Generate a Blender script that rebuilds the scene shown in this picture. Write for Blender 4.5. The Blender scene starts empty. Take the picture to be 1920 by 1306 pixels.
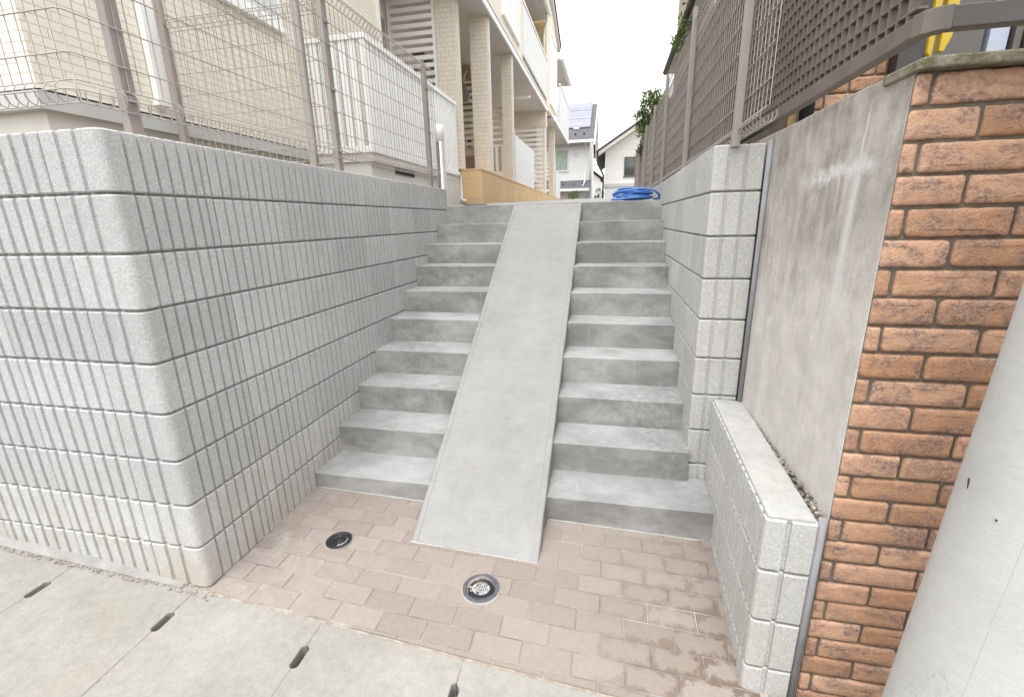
import bpy, bmesh, math, random
from math import sin, cos, pi, radians as R
from mathutils import Vector, Matrix, noise

random.seed(7)
S = bpy.context.scene
COL = S.collection

# ------------------------------------------------------------------ camera
cam = bpy.data.cameras.new('camera')
camo = bpy.data.objects.new('camera', cam)
COL.objects.link(camo)
cam.sensor_fit = 'HORIZONTAL'
cam.sensor_width = 36.0
cam.lens = 36.0 * 850.42 / 1920.0
cam.clip_start = 0.02
cam.clip_end = 2000
CR = (0.9785986, 0.2046948, -0.0210891)
CF = (-0.2026990, 0.9412157, -0.2702335)
CU = (-0.0354661, 0.2687248, 0.9625638)
camo.matrix_world = Matrix(((CR[0], CU[0], -CF[0], 0), (CR[1], CU[1], -CF[1], 0), (CR[2], CU[2], -CF[2], 1.45), (0, 0, 0, 1)))
S.camera = camo

# ------------------------------------------------------------------ world and sun
SUN_EL, SUN_AZ = R(74), R(190)          # azimuth clockwise from +Y : sun behind the viewer, a little left
w = bpy.data.worlds.new('World')
S.world = w
w.use_nodes = True
wn = w.node_tree
bg = wn.nodes['Background']
sky = wn.nodes.new('ShaderNodeTexSky')
sky.sky_type = 'NISHITA'
sky.sun_disc = False
sky.sun_elevation = SUN_EL
sky.sun_rotation = SUN_AZ
sky.air_density = 3.0
sky.dust_density = 2.0
sky.ozone_density = 1.0
hs = wn.nodes.new('ShaderNodeHueSaturation')
hs.inputs['Saturation'].default_value = 0.07
wn.links.new(sky.outputs[0], hs.inputs['Color'])
wn.links.new(hs.outputs[0], bg.inputs['Color'])
bg.inputs['Strength'].default_value = 0.15
sl = bpy.data.lights.new('sun', 'SUN')
sl.energy = 0.85
sl.angle = R(25)
sl.color = (1.0, 0.975, 0.945)
so = bpy.data.objects.new('sun', sl)
COL.objects.link(so)
sd = Vector((sin(SUN_AZ) * cos(SUN_EL), cos(SUN_AZ) * cos(SUN_EL), sin(SUN_EL)))
so.rotation_euler = sd.to_track_quat('Z', 'Y').to_euler()
so.location = (0, -3, 12)
S.view_settings.view_transform = 'Standard'
S.view_settings.look = 'None'
S.view_settings.exposure = 1.38
S.view_settings.gamma = 1.0
S.view_settings.use_curve_mapping = False

# ------------------------------------------------------------------ node helpers
class G_:
    def __init__(s, name):
        s.m = bpy.data.materials.new(name)
        s.m.use_nodes = True
        s.t = s.m.node_tree
        s.b = s.t.nodes['Principled BSDF']
        s.co = s.t.nodes.new('ShaderNodeTexCoord').outputs['Object']
    def n(s, typ, **kw):
        nd = s.t.nodes.new('ShaderNode' + typ)
        for k, v in kw.items():
            setattr(nd, k, v)
        return nd
    def put(s, sock, v):
        if isinstance(v, bpy.types.NodeSocket):
            s.t.links.new(v, sock)
        else:
            sock.default_value = v
    def math(s, op, a, b=0.0, c=0.0, clamp=False):
        nd = s.n('Math', operation=op)
        nd.use_clamp = clamp
        s.put(nd.inputs[0], a); s.put(nd.inputs[1], b); s.put(nd.inputs[2], c)
        return nd.outputs[0]
    def mapr(s, v, a, b, c=0.0, d=1.0):
        nd = s.n('MapRange')
        s.put(nd.inputs[0], v)
        for i, x in enumerate((a, b, c, d)):
            nd.inputs[i + 1].default_value = x
        return nd.outputs[0]
    def noise(s, scale, detail=3.0, rough=0.55, vec=None, dist=0.0):
        nd = s.n('TexNoise')
        s.put(nd.inputs['Vector'], vec or s.co)
        nd.inputs['Scale'].default_value = scale
        nd.inputs['Detail'].default_value = detail
        nd.inputs['Roughness'].default_value = rough
        nd.inputs['Distortion'].default_value = dist
        return nd.outputs[0]
    def scl(s, x, y, z, loc=(0, 0, 0)):
        nd = s.n('Mapping')
        s.put(nd.inputs[0], s.co)
        nd.inputs['Scale'].default_value = (x, y, z)
        nd.inputs['Location'].default_value = loc
        return nd.outputs[0]
    def vor(s, scale, vec=None):
        nd = s.n('TexVoronoi')
        s.put(nd.inputs['Vector'], vec or s.co)
        nd.inputs['Scale'].default_value = scale
        return nd
    def mix(s, f, a, b, mode='MIX'):
        nd = s.n('MixRGB', blend_type=mode)
        s.put(nd.inputs[0], f)
        s.put(nd.inputs[1], a if isinstance(a, bpy.types.NodeSocket) else (*a, 1))
        s.put(nd.inputs[2], b if isinstance(b, bpy.types.NodeSocket) else (*b, 1))
        return nd.outputs[0]
    def scale(s, col, f):
        nd = s.n('VectorMath', operation='SCALE')
        s.put(nd.inputs[0], col if isinstance(col, bpy.types.NodeSocket) else col)
        s.put(nd.inputs['Scale'], f)
        return nd.outputs[0]
    def xyz(s, v=None):
        nd = s.n('SeparateXYZ')
        s.put(nd.inputs[0], v or s.co)
        return nd.outputs
    def island(s):
        return s.n('NewGeometry').outputs['Random Per Island']
    def obrand(s):
        return s.n('ObjectInfo').outputs['Random']
    def bump(s, h, strength=0.5, dist=0.002):
        nd = s.n('Bump')
        nd.inputs['Strength'].default_value = strength
        nd.inputs['Distance'].default_value = dist
        s.put(nd.inputs['Height'], h)
        s.t.links.new(nd.outputs[0], s.b.inputs['Normal'])
    def done(s, col, rough=0.8, metal=0.0, spec=0.3):
        s.put(s.b.inputs['Base Color'], col if isinstance(col, bpy.types.NodeSocket) else (*col, 1))
        s.put(s.b.inputs['Roughness'], rough)
        s.b.inputs['Metallic'].default_value = metal
        s.b.inputs['Specular IOR Level'].default_value = spec
        return s.m

def simple(name, col, rough=0.5, metal=0.0, var=0.1, scale=6.0, island=0.0, bump=0.0, bs=80.0, spec=0.4):
    g = G_(name)
    f = g.mapr(g.noise(scale, 4), 0.3, 0.7, 1 - var, 1 + var)
    if island:
        f = g.math('MULTIPLY', f, g.mapr(g.island(), 0, 1, 1 - island, 1 + island))
    if bump:
        g.bump(g.noise(bs, 3), bump, 0.002)
    return g.done(g.scale(col, f), rough, metal, spec)

def m_block(name, col, island=0.08, stain=0.7):
    g = G_(name)
    big = g.mapr(g.noise(1.3, 4), 0.3, 0.7, 0.93, 1.06)
    isl = g.mapr(g.island(), 0, 1, 1 - island, 1 + island)
    fine = g.noise(260, 2, 0.7)
    med = g.noise(90, 3, 0.7)
    f = g.math('MULTIPLY', big, isl)
    f = g.math('MULTIPLY', f, g.mapr(fine, 0.3, 0.7, 0.74, 1.2))
    f = g.math('MULTIPLY', f, g.mapr(med, 0.3, 0.7, 0.88, 1.1))
    c = g.scale(col, f)
    v = g.vor(210)
    rnd = g.n('SeparateColor'); g.put(rnd.inputs[0], v.outputs['Color'])
    chip = g.math('MULTIPLY', g.math('GREATER_THAN', rnd.outputs[0], 0.955), g.math('LESS_THAN', v.outputs['Distance'], 0.32))
    c = g.mix(chip, c, (0.80, 0.79, 0.77))
    pit = g.math('MULTIPLY', g.math('LESS_THAN', rnd.outputs[1], 0.07), g.math('LESS_THAN', v.outputs['Distance'], 0.28))
    c = g.mix(g.math('MULTIPLY', pit, 0.6), c, (0.16, 0.16, 0.16))
    lime = g.math('MULTIPLY', g.mapr(g.noise(1.0, 3, 0.6, g.scl(26, 26, 1.1)), 0.60, 0.70, 0, 0.4), g.mapr(g.noise(1.7, 3), 0.50, 0.62, 0, 1))
    c = g.mix(lime, c, (0.62, 0.62, 0.61))
    dirt = g.mapr(g.noise(2.6, 6, 0.75, None, 0.4), 0.55, 0.75, 0, 0.35)
    c = g.mix(dirt, c, (0.30, 0.295, 0.28))
    # tan soil stain that climbs from the foot of the wall in patches
    z = g.xyz()[2]
    lo = g.mapr(z, -0.05, 0.5, 1.0, 0.0)
    st = g.math('MULTIPLY', g.math('MULTIPLY', lo, g.mapr(g.noise(5, 4, 0.7), 0.34, 0.62, 0, 1)), stain, clamp=True)
    c = g.mix(st, c, (0.385, 0.335, 0.26))
    h = g.math('ADD', g.math('MULTIPLY', fine, 0.6), g.math('MULTIPLY', med, 0.9))
    g.bump(h, 0.55, 0.004)
    return g.done(c, 0.9, 0, 0.2)

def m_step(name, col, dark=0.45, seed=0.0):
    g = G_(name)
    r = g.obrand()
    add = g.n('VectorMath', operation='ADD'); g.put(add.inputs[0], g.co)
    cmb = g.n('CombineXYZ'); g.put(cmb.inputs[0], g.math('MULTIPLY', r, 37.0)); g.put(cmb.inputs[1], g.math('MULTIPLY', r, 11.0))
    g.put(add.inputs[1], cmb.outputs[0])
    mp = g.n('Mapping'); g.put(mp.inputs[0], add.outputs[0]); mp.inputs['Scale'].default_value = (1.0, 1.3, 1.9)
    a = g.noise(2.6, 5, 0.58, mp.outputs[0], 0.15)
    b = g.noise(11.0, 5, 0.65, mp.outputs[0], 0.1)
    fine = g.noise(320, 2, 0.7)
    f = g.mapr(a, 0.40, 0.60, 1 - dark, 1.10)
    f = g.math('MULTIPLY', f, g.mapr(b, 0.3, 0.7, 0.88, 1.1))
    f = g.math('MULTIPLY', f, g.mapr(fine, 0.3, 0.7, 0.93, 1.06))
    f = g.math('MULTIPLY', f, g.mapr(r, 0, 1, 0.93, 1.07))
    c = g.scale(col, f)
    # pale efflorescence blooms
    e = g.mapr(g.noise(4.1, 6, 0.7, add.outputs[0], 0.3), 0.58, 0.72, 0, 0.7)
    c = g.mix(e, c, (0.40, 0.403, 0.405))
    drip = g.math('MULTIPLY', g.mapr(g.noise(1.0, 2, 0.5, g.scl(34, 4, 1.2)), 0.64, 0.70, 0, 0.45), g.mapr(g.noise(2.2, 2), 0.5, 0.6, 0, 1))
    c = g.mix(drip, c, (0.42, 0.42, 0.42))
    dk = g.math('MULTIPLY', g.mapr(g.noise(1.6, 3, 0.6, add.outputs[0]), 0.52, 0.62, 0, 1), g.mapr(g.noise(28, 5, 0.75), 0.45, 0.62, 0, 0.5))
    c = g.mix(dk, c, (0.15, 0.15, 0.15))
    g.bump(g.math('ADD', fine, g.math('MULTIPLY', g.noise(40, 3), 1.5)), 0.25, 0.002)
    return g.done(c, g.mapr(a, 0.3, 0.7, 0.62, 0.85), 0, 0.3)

M = {}
M['block'] = m_block('block_grey', (0.475, 0.475, 0.474))
M['block_pale'] = m_block('block_pale', (0.53, 0.525, 0.513), stain=0.25)
M['mortar'] = simple('joint_mortar', (0.27, 0.265, 0.255), 0.95, var=0.25, scale=30)
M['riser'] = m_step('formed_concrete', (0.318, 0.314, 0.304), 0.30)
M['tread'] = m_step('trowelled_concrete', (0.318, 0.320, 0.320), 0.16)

def m_ramp():
    g = G_('ramp_concrete')
    f = g.mapr(g.noise(2.2, 5, 0.6), 0.3, 0.7, 0.93, 1.06)
    f = g.math('MULTIPLY', f, g.mapr(g.noise(14, 4, 0.7), 0.3, 0.7, 0.94, 1.05))
    brush = g.noise(1.0, 3, 0.6, g.scl(3, 190, 190))
    f = g.math('MULTIPLY', f, g.mapr(brush, 0.3, 0.7, 0.93, 1.06))
    fine = g.noise(340, 2, 0.7)
    f = g.math('MULTIPLY', f, g.mapr(fine, 0.3, 0.7, 0.92, 1.07))
    c = g.scale((0.275, 0.274, 0.268), f)
    pat = g.mapr(g.noise(1.6, 5, 0.7, None, 0.3), 0.50, 0.68, 0, 0.4)
    c = g.mix(pat, c, (0.33, 0.33, 0.325))
    grime = g.mapr(g.noise(5.5, 6, 0.75, g.scl(1.4, 0.6, 0.6)), 0.56, 0.72, 0, 0.35)
    c = g.mix(grime, c, (0.20, 0.198, 0.185))
    rx = g.xyz()[0]
    dl = g.math('MINIMUM', g.math('ABSOLUTE', g.math('ADD', rx, 0.920)), g.math('ABSOLUTE', g.math('ADD', rx, 0.266)))
    eg = g.math('MULTIPLY', g.mapr(dl, 0.0, 0.05, 1, 0), g.mapr(g.noise(17, 5, 0.7), 0.45, 0.62, 0, 0.45))
    c = g.mix(eg, c, (0.19, 0.185, 0.17))
    rust = g.mapr(g.noise(9, 2, 0.5), 0.74, 0.80, 0, 0.3)
    c = g.mix(rust, c, (0.30, 0.22, 0.14))
    g.bump(g.math('ADD', g.math('MULTIPLY', brush, 1.0), fine), 0.4, 0.002)
    return g.done(c, 0.85, 0, 0.25)
M['ramp'] = m_ramp()

def m_slab(name, col, dirty=0.5):
    g = G_(name)
    f = g.mapr(g.noise(3.0, 6, 0.65), 0.3, 0.7, 0.82, 1.08)
    f = g.math('MULTIPLY', f, g.mapr(g.noise(30, 4, 0.7), 0.3, 0.7, 0.9, 1.08))
    fine = g.noise(300, 2, 0.8)
    f = g.math('MULTIPLY', f, g.mapr(fine, 0.3, 0.7, 0.88, 1.1))
    c = g.scale(col, f)
    d = g.mapr(g.noise(2.3, 6, 0.7, None, 0.8), 0.52, 0.75, 0, dirty)
    c = g.mix(d, c, (0.30, 0.26, 0.20))
    v = g.vor(120)
    rnd = g.n('SeparateColor'); g.put(rnd.inputs[0], v.outputs['Color'])
    sp = g.math('MULTIPLY', g.math('GREATER_THAN', rnd.outputs[0], 0.93), g.math('LESS_THAN', v.outputs['Distance'], 0.35))
    c = g.mix(g.math('MULTIPLY', sp, 0.45), c, (0.25, 0.24, 0.22))
    g.bump(g.math('ADD', fine, g.math('MULTIPLY', g.noise(60, 4), 2.0)), 0.5, 0.003)
    return g.done(c, 0.9, 0, 0.2)
M['slab'] = m_slab('gutter_concrete', (0.305, 0.294, 0.270), 0.6)
M['landing'] = m_slab('landing_concrete', (0.36, 0.36, 0.355), 0.2)
M['cap'] = m_slab('cap_mortar', (0.46, 0.455, 0.445), 0.25)
M['asphalt'] = m_slab('asphalt', (0.07, 0.07, 0.07), 0.1)
M['soil'] = m_slab('soil', (0.22, 0.19, 0.15), 0.3)
M['render'] = simple('foundation_render', (0.70, 0.68, 0.645), 0.9, var=0.05, bump=0.2, bs=200)

def m_paver():
    g = G_('clay_paver')
    isl = g.mapr(g.island(), 0, 1, 0.95, 1.04)
    f = g.math('MULTIPLY', isl, g.mapr(g.noise(40, 4, 0.7), 0.3, 0.7, 0.94, 1.06))
    fine = g.noise(420, 2, 0.8)
    f = g.math('MULTIPLY', f, g.mapr(fine, 0.3, 0.7, 0.86, 1.12))
    c = g.mix(g.island(), (0.260, 0.220, 0.193), (0.276, 0.238, 0.213))
    c = g.scale(c, f)
    x, y, z = g.xyz()
    # white lime haze near the left wall and the step foot
    hz = g.mapr(x, -1.60, -0.75, 1.0, 0.0)
    hz = g.math('MULTIPLY', hz, g.mapr(g.noise(7, 6, 0.75, None, 1.0), 0.50, 0.72, 0, 0.75))
    c = g.mix(hz, c, (0.39, 0.365, 0.35))
    hz2 = g.mapr(g.noise(3.1, 5, 0.7, None, 0.6), 0.55, 0.8, 0, 0.5)
    c = g.mix(hz2, c, (0.30, 0.265, 0.245))
    # damp edges on the right hand side
    wet = g.math('MULTIPLY', g.mapr(x, -0.10, 0.42, 0.0, 1.0), g.mapr(y, 1.15, 1.9, 1.0, 0.35))
    uv = g.n('Attribute'); uv.attribute_name = 'edge'
    ed = g.math('ADD', uv.outputs['Fac'], g.mapr(g.noise(20, 5, 0.65, None, 0.3), 0.3, 0.7, -0.6, 0.6))
    wm = g.math('MULTIPLY', wet, g.mapr(ed, 0.62, 0.98, 0, 1), clamp=True)
    c = g.mix(g.math('MULTIPLY', wm, 0.85), c, (0.105, 0.068, 0.045))
    g.bump(g.math('ADD', fine, g.noise(120, 3)), 0.35, 0.002)
    return g.done(c, g.mapr(wm, 0, 1, 0.88, 0.72), 0, 0.2)
M['paver'] = m_paver()
M['sand'] = simple('joint_sand', (0.30, 0.275, 0.255), 0.95, var=0.45, scale=7)

def m_brickface(name='brick_slip'):
    g = G_(name)
    isl = g.island()
    c = g.mix(isl, (0.455, 0.255, 0.150), (0.61, 0.382, 0.262))
    f = g.mapr(g.noise(22, 5, 0.7), 0.3, 0.7, 0.85, 1.15)
    f = g.math('MULTIPLY', f, g.mapr(g.noise(180, 3, 0.7), 0.3, 0.7, 0.88, 1.1))
    c = g.scale(c, f)
    n1 = g.noise(7.5, 4, 0.6, g.scl(1.0, 1.0, 1.6), 1.5)
    n2 = g.noise(70, 5, 0.8, None, 1.0)
    burn = g.math('MULTIPLY', g.mapr(n1, 0.46, 0.60, 0, 1), g.mapr(n2, 0.42, 0.56, 0, 0.9))
    c = g.mix(burn, c, (0.205, 0.14, 0.13))
    pale = g.math('MULTIPLY', g.mapr(n1, 0.44, 0.60, 0, 1), g.mapr(g.noise(95, 4, 0.8, g.scl(1, 1, 1, (3, 1, 2))), 0.50, 0.60, 0, 0.75))
    c = g.mix(pale, c, (0.47, 0.34, 0.265))
    h = g.math('ADD', g.math('MULTIPLY', g.noise(45, 5, 0.7), 1.6), g.noise(160, 3, 0.7))
    g.bump(h, 0.65, 0.005)
    return g.done(c, 0.85, 0, 0.2)
M['brick'] = m_brickface()
M['brick_joint'] = simple('brick_joint', (0.165, 0.145, 0.115), 0.95, var=0.25, scale=40, bump=0.4, bs=260)

def m_wallconc():
    g = G_('weathered_concrete')
    x, y, z = g.xyz()
    base = g.mapr(z, 0.0, 1.75, 0.0, 1.0)
    streak = g.noise(1.0, 5, 0.65, g.scl(14, 14, 1.3), 1.2)
    blot = g.noise(3.2, 6, 0.7)
    mask = g.math('ADD', base, g.math('ADD', g.mapr(streak, 0.3, 0.7, -0.10, 0.10), g.mapr(blot, 0.3, 0.7, -0.26, 0.26)))
    mask = g.mapr(mask, 0.64, 1.20, 0, 1)
    c = g.mix(mask, (0.64, 0.61, 0.575), (0.27, 0.23, 0.195))
    fine = g.noise(240, 3, 0.8)
    c = g.scale(c, g.mapr(fine, 0.3, 0.7, 0.86, 1.12))
    c = g.scale(c, g.mapr(g.noise(1.0, 4, 0.7, g.scl(30, 30, 8.0)), 0.3, 0.7, 0.94, 1.05))
    c = g.scale(c, g.mapr(g.noise(7, 6, 0.75), 0.35, 0.65, 0.86, 1.06))
    wob = g.mapr(g.noise(6, 5, 0.7), 0.2, 0.8, -0.05, 0.05)
    # lime runs below the crack
    yy = g.math('ADD', y, wob)
    ridge = g.math('ADD', g.math('MULTIPLY', z, -0.065), 1.682)
    d = g.math('ABSOLUTE', g.math('SUBTRACT', g.math('ADD', y, g.math('MULTIPLY', wob, 0.25)), ridge))
    wd = g.mapr(z, 0.6, 1.58, 0.060, 0.028)
    run = g.math('SUBTRACT', 1.0, g.math('DIVIDE', d, wd), clamp=True)
    run = g.math('MULTIPLY', run, g.math('MULTIPLY', g.mapr(z, 0.85, 1.2, 0, 1), g.math('LESS_THAN', z, 1.585)))
    run2 = g.math('SUBTRACT', 1.0, g.math('DIVIDE', d, 0.010), clamp=True)
    run2 = g.math('MULTIPLY', run2, g.math('MULTIPLY', g.mapr(z, 1.52, 1.60, 0, 1), g.mapr(z, 1.70, 1.76, 1, 0)))
    zz = g.math('ADD', z, g.math('MULTIPLY', wob, 0.7))
    dz = g.math('ABSOLUTE', g.math('SUBTRACT', zz, g.math('ADD', g.math('MULTIPLY', y, -0.02), 1.61)))
    cr = g.math('SUBTRACT', 1.0, g.math('DIVIDE', dz, 0.034), clamp=True)
    cr = g.math('MULTIPLY', cr, g.math('MULTIPLY', g.mapr(y, 1.47, 1.56, 0, 1), g.mapr(y, 1.80, 2.05, 1, 0)))
    cr = g.math('MULTIPLY', cr, g.mapr(g.noise(30, 4, 0.7), 0.4, 0.6, 0.5, 1.6), clamp=True)
    hang = g.math('MULTIPLY', g.mapr(g.noise(1.0, 3, 0.6, g.scl(55, 55, 1.5)), 0.50, 0.64, 0, 0.7),
                  g.math('MULTIPLY', g.mapr(z, 1.36, 1.56, 0, 1), g.math('MULTIPLY', g.math('LESS_THAN', z, 1.58), g.math('MULTIPLY', g.mapr(y, 1.46, 1.54, 0, 1), g.mapr(y, 1.72, 1.86, 1, 0)))))
    t = g.math('MAXIMUM', g.math('MAXIMUM', run, run2), g.math('MAXIMUM', cr, hang))
    c = g.mix(g.math('MULTIPLY', t, 0.95), c, (0.66, 0.655, 0.645))
    g.bump(g.math('ADD', fine, g.math('MULTIPLY', g.noise(25, 5, 0.7), 2.0)), 0.45, 0.004)
    return g.done(c, 0.92, 0, 0.2)
M['wallconc'] = m_wallconc()

def m_moss():
    g = G_('mossy_coping')
    a = g.noise(18, 5, 0.75)
    c = g.mix(g.mapr(a, 0.35, 0.65), (0.15, 0.135, 0.10), (0.33, 0.30, 0.24))
    c = g.mix(g.mapr(g.noise(34, 4, 0.7, None, 1.0), 0.50, 0.66, 0, 0.8), c, (0.105, 0.115, 0.045))
    c = g.mix(g.mapr(g.noise(55, 4, 0.7), 0.60, 0.70, 0, 0.7), c, (0.33, 0.22, 0.09))
    g.bump(g.noise(120, 4, 0.8), 0.8, 0.005)
    return g.done(c, 0.95, 0, 0.15)
M['moss'] = m_moss()

def m_pole():
    g = G_('pole_concrete')
    w1 = g.noise(1.0, 5, 0.6, g.scl(9, 9, 38), 2.2)
    f = g.mapr(w1, 0.36, 0.64, 0.955, 1.02)
    f = g.math('MULTIPLY', f, g.mapr(g.noise(5, 5, 0.7), 0.3, 0.7, 0.93, 1.05))
    f = g.math('MULTIPLY', f, g.mapr(g.noise(300, 2, 0.7), 0.3, 0.7, 0.94, 1.05))
    c = g.scale((0.56, 0.56, 0.545), f)
    c = g.mix(g.mapr(g.noise(8, 4, 0.7), 0.62, 0.75, 0, 0.3), c, (0.46, 0.40, 0.27))
    band = g.mapr(g.noise(1.0, 3, 0.6, g.scl(2, 2, 3.2)), 0.52, 0.62, 0, 0.25)
    c = g.mix(band, c, (0.42, 0.42, 0.40))
    sc = g.math('MULTIPLY', g.mapr(g.noise(24, 4, 0.7, g.scl(1, 1, 0.35), 1.0), 0.60, 0.68, 0, 0.4), g.mapr(g.noise(3, 2), 0.5, 0.6, 0, 1))
    c = g.mix(sc, c, (0.30, 0.29, 0.27))
    v = g.vor(9)
    rnd = g.n('SeparateColor'); g.put(rnd.inputs[0], v.outputs['Color'])
    sp = g.math('MULTIPLY', g.math('GREATER_THAN', rnd.outputs[0], 0.8), g.math('LESS_THAN', v.outputs['Distance'], 0.035))
    c = g.mix(sp, c, (0.06, 0.05, 0.08))
    g.bump(g.math('ADD', g.math('MULTIPLY', w1, 1.4), g.noise(200, 2)), 0.12, 0.003)
    return g.done(c, 0.75, 0, 0.3)
M['pole'] = m_pole()

def m_siding(name, ca, cb, joint, bw=0.30, bh=0.062, ms=0.004, bumpd=0.006):
    g = G_(name)
    x, y, z = g.xyz()
    cmb = g.n('CombineXYZ')
    g.put(cmb.inputs[0], g.math('ADD', x, y)); g.put(cmb.inputs[1], z)
    br = g.n('TexBrick')
    g.put(br.inputs['Vector'], cmb.outputs[0])
    br.offset = 0.37; br.offset_frequency = 2; br.squash = 0.7; br.squash_frequency = 3
    for k, v in (('Color1', (*ca, 1)), ('Color2', (*cb, 1)), ('Mortar', (*joint, 1)), ('Scale', 1.0), ('Mortar Size', ms), ('Mortar Smooth', 0.3), ('Bias', 0.0), ('Brick Width', bw), ('Row Height', bh)):
        br.inputs[k].default_value = v
    f = g.mapr(g.noise(5, 5, 0.7), 0.3, 0.7, 0.95, 1.04)
    fine = g.noise(130, 3, 0.7)
    f = g.math('MULTIPLY', f, g.mapr(fine, 0.3, 0.7, 0.96, 1.04))
    c = g.scale(br.outputs['Color'], f)
    h = g.math('ADD', g.math('MULTIPLY', br.outputs['Fac'], -1.0), g.math('MULTIPLY', fine, 0.25))
    g.bump(h, 0.6, bumpd)
    return g.done(c, 0.8, 0, 0.25)
M['siding'] = m_siding('cream_siding', (0.79, 0.745, 0.655), (0.81, 0.765, 0.68), (0.62, 0.56, 0.47), 0.36, 0.048, 0.0035)
M['siding2'] = m_siding('beige_tile', (0.76, 0.69, 0.59), (0.80, 0.73, 0.63), (0.59, 0.52, 0.43), 0.12, 0.062, 0.003)
M['siding3'] = m_siding('yellow_siding', (0.60, 0.48, 0.27), (0.63, 0.51, 0.30), (0.50, 0.38, 0.2), 3.0, 0.15, 0.004)
M['white_siding'] = m_siding('white_siding', (0.80, 0.80, 0.79), (0.82, 0.82, 0.81), (0.70, 0.70, 0.69), 3.0, 0.22, 0.004)
M['nsiding'] = m_siding('neighbour_siding', (0.42, 0.36, 0.29), (0.46, 0.40, 0.33), (0.26, 0.22, 0.17), 0.35, 0.16, 0.006)
M['tile'] = m_siding('porch_tile', (0.62, 0.43, 0.235), (0.67, 0.475, 0.275), (0.50, 0.42, 0.33), 0.60, 0.30, 0.006, 0.002)
M['white'] = simple('white_paint', (0.87, 0.87, 0.865), 0.45, var=0.03)
M['panel'] = simple('white_panel', (0.66, 0.67, 0.67), 0.5, var=0.03)
M['offwhite'] = simple('offwhite_trim', (0.68, 0.66, 0.62), 0.5, var=0.05)
M['grey_flash'] = simple('grey_flashing', (0.52, 0.52, 0.51), 0.45, var=0.05)
M['soffit'] = simple('grey_soffit', (0.62, 0.60, 0.59), 0.7, var=0.03)
M['black'] = simple('black_gap', (0.03, 0.03, 0.03), 0.8)
M['taupe'] = simple('taupe_metal', (0.31, 0.275, 0.255), 0.4, 0.0, var=0.06, scale=12, spec=0.5)
M['wire'] = simple('taupe_wire', (0.36, 0.325, 0.30), 0.4, 0.0, var=0.08, spec=0.5)
M['lattice'] = simple('brown_lattice', (0.165, 0.14, 0.12), 0.5, 0.0, var=0.12, scale=8)
M['rail'] = simple('brown_rail', (0.165, 0.145, 0.125), 0.45, 0.0, var=0.18, scale=9, bump=0.1)
M['steel'] = simple('brushed_steel', (0.45, 0.43, 0.41), 0.30, 1.0, var=0.05)
M['lampwhite'] = simple('opal_lamp', (0.86, 0.86, 0.85), 0.3, var=0.01)
M['hose'] = simple('blue_hose', (0.06, 0.18, 0.50), 0.45, var=0.15, scale=20, spec=0.5)
M['joint'] = simple('grey_joint_foam', (0.26, 0.26, 0.275), 0.7, var=0.12, scale=15)
M['drain'] = simple('drain_grey', (0.085, 0.088, 0.102), 0.5, 0.0, var=0.3, scale=60, bump=0.3)
M['iron'] = simple('cast_iron', (0.030, 0.032, 0.036), 0.45, 0.3, var=0.5, scale=90, bump=0.6, bs=220)
M['chrome'] = simple('worn_metal', (0.36, 0.36, 0.36), 0.5, 0.2, var=0.6, scale=160)
M['glass'] = simple('window_glass', (0.055, 0.065, 0.07), 0.06, 0.0, var=0.3, scale=1.5, spec=0.8)
M['curtain'] = simple('pale_curtain', (0.36, 0.43, 0.36), 0.6, var=0.25, scale=8)
M['frost'] = simple('frosted_glass', (0.62, 0.66, 0.66), 0.25, var=0.04)
M['roof'] = m_siding('slate_roof', (0.105, 0.098, 0.115), (0.125, 0.115, 0.135), (0.06, 0.06, 0.065), 0.45, 0.14, 0.01)
M['darkroof'] = simple('dark_roof_edge', (0.05, 0.047, 0.045), 0.6, var=0.2)
M['solar'] = m_siding('solar_cells', (0.20, 0.205, 0.25), (0.23, 0.235, 0.28), (0.33, 0.33, 0.38), 0.165, 0.45, 0.022, 0.001)
M['bark'] = simple('bark', (0.14, 0.10, 0.07), 0.9, var=0.3, scale=20, bump=0.6)
M['door'] = simple('dark_door', (0.055, 0.05, 0.05), 0.35, var=0.2)
M['board'] = simple('brown_board', (0.32, 0.255, 0.21), 0.5, var=0.06)
M['garage'] = simple('grey_door', (0.115, 0.108, 0.10), 0.4, 0.0, var=0.08)
M['beigedoor'] = simple('beige_door', (0.20, 0.175, 0.15), 0.35, 0.2, var=0.1)
M['bluestrip'] = simple('pale_blue_strip', (0.42, 0.47, 0.58), 0.35, var=0.05)
M['yellow'] = simple('yellow_plastic', (0.62, 0.43, 0.03), 0.4, var=0.08)
M['ochre'] = simple('ochre_trim', (0.42, 0.30, 0.14), 0.6, var=0.1)
M['pebble'] = simple('pebble', (0.30, 0.27, 0.24), 0.85, var=0.3, scale=60, island=0.65)
M['mortarline'] = simple('wet_mortar', (0.27, 0.265, 0.255), 0.9, var=0.2, scale=10, bump=0.4)
M['sandline'] = simple('sand_line', (0.30, 0.26, 0.21), 0.95, var=0.3, scale=25, bump=0.6, bs=150)

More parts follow.
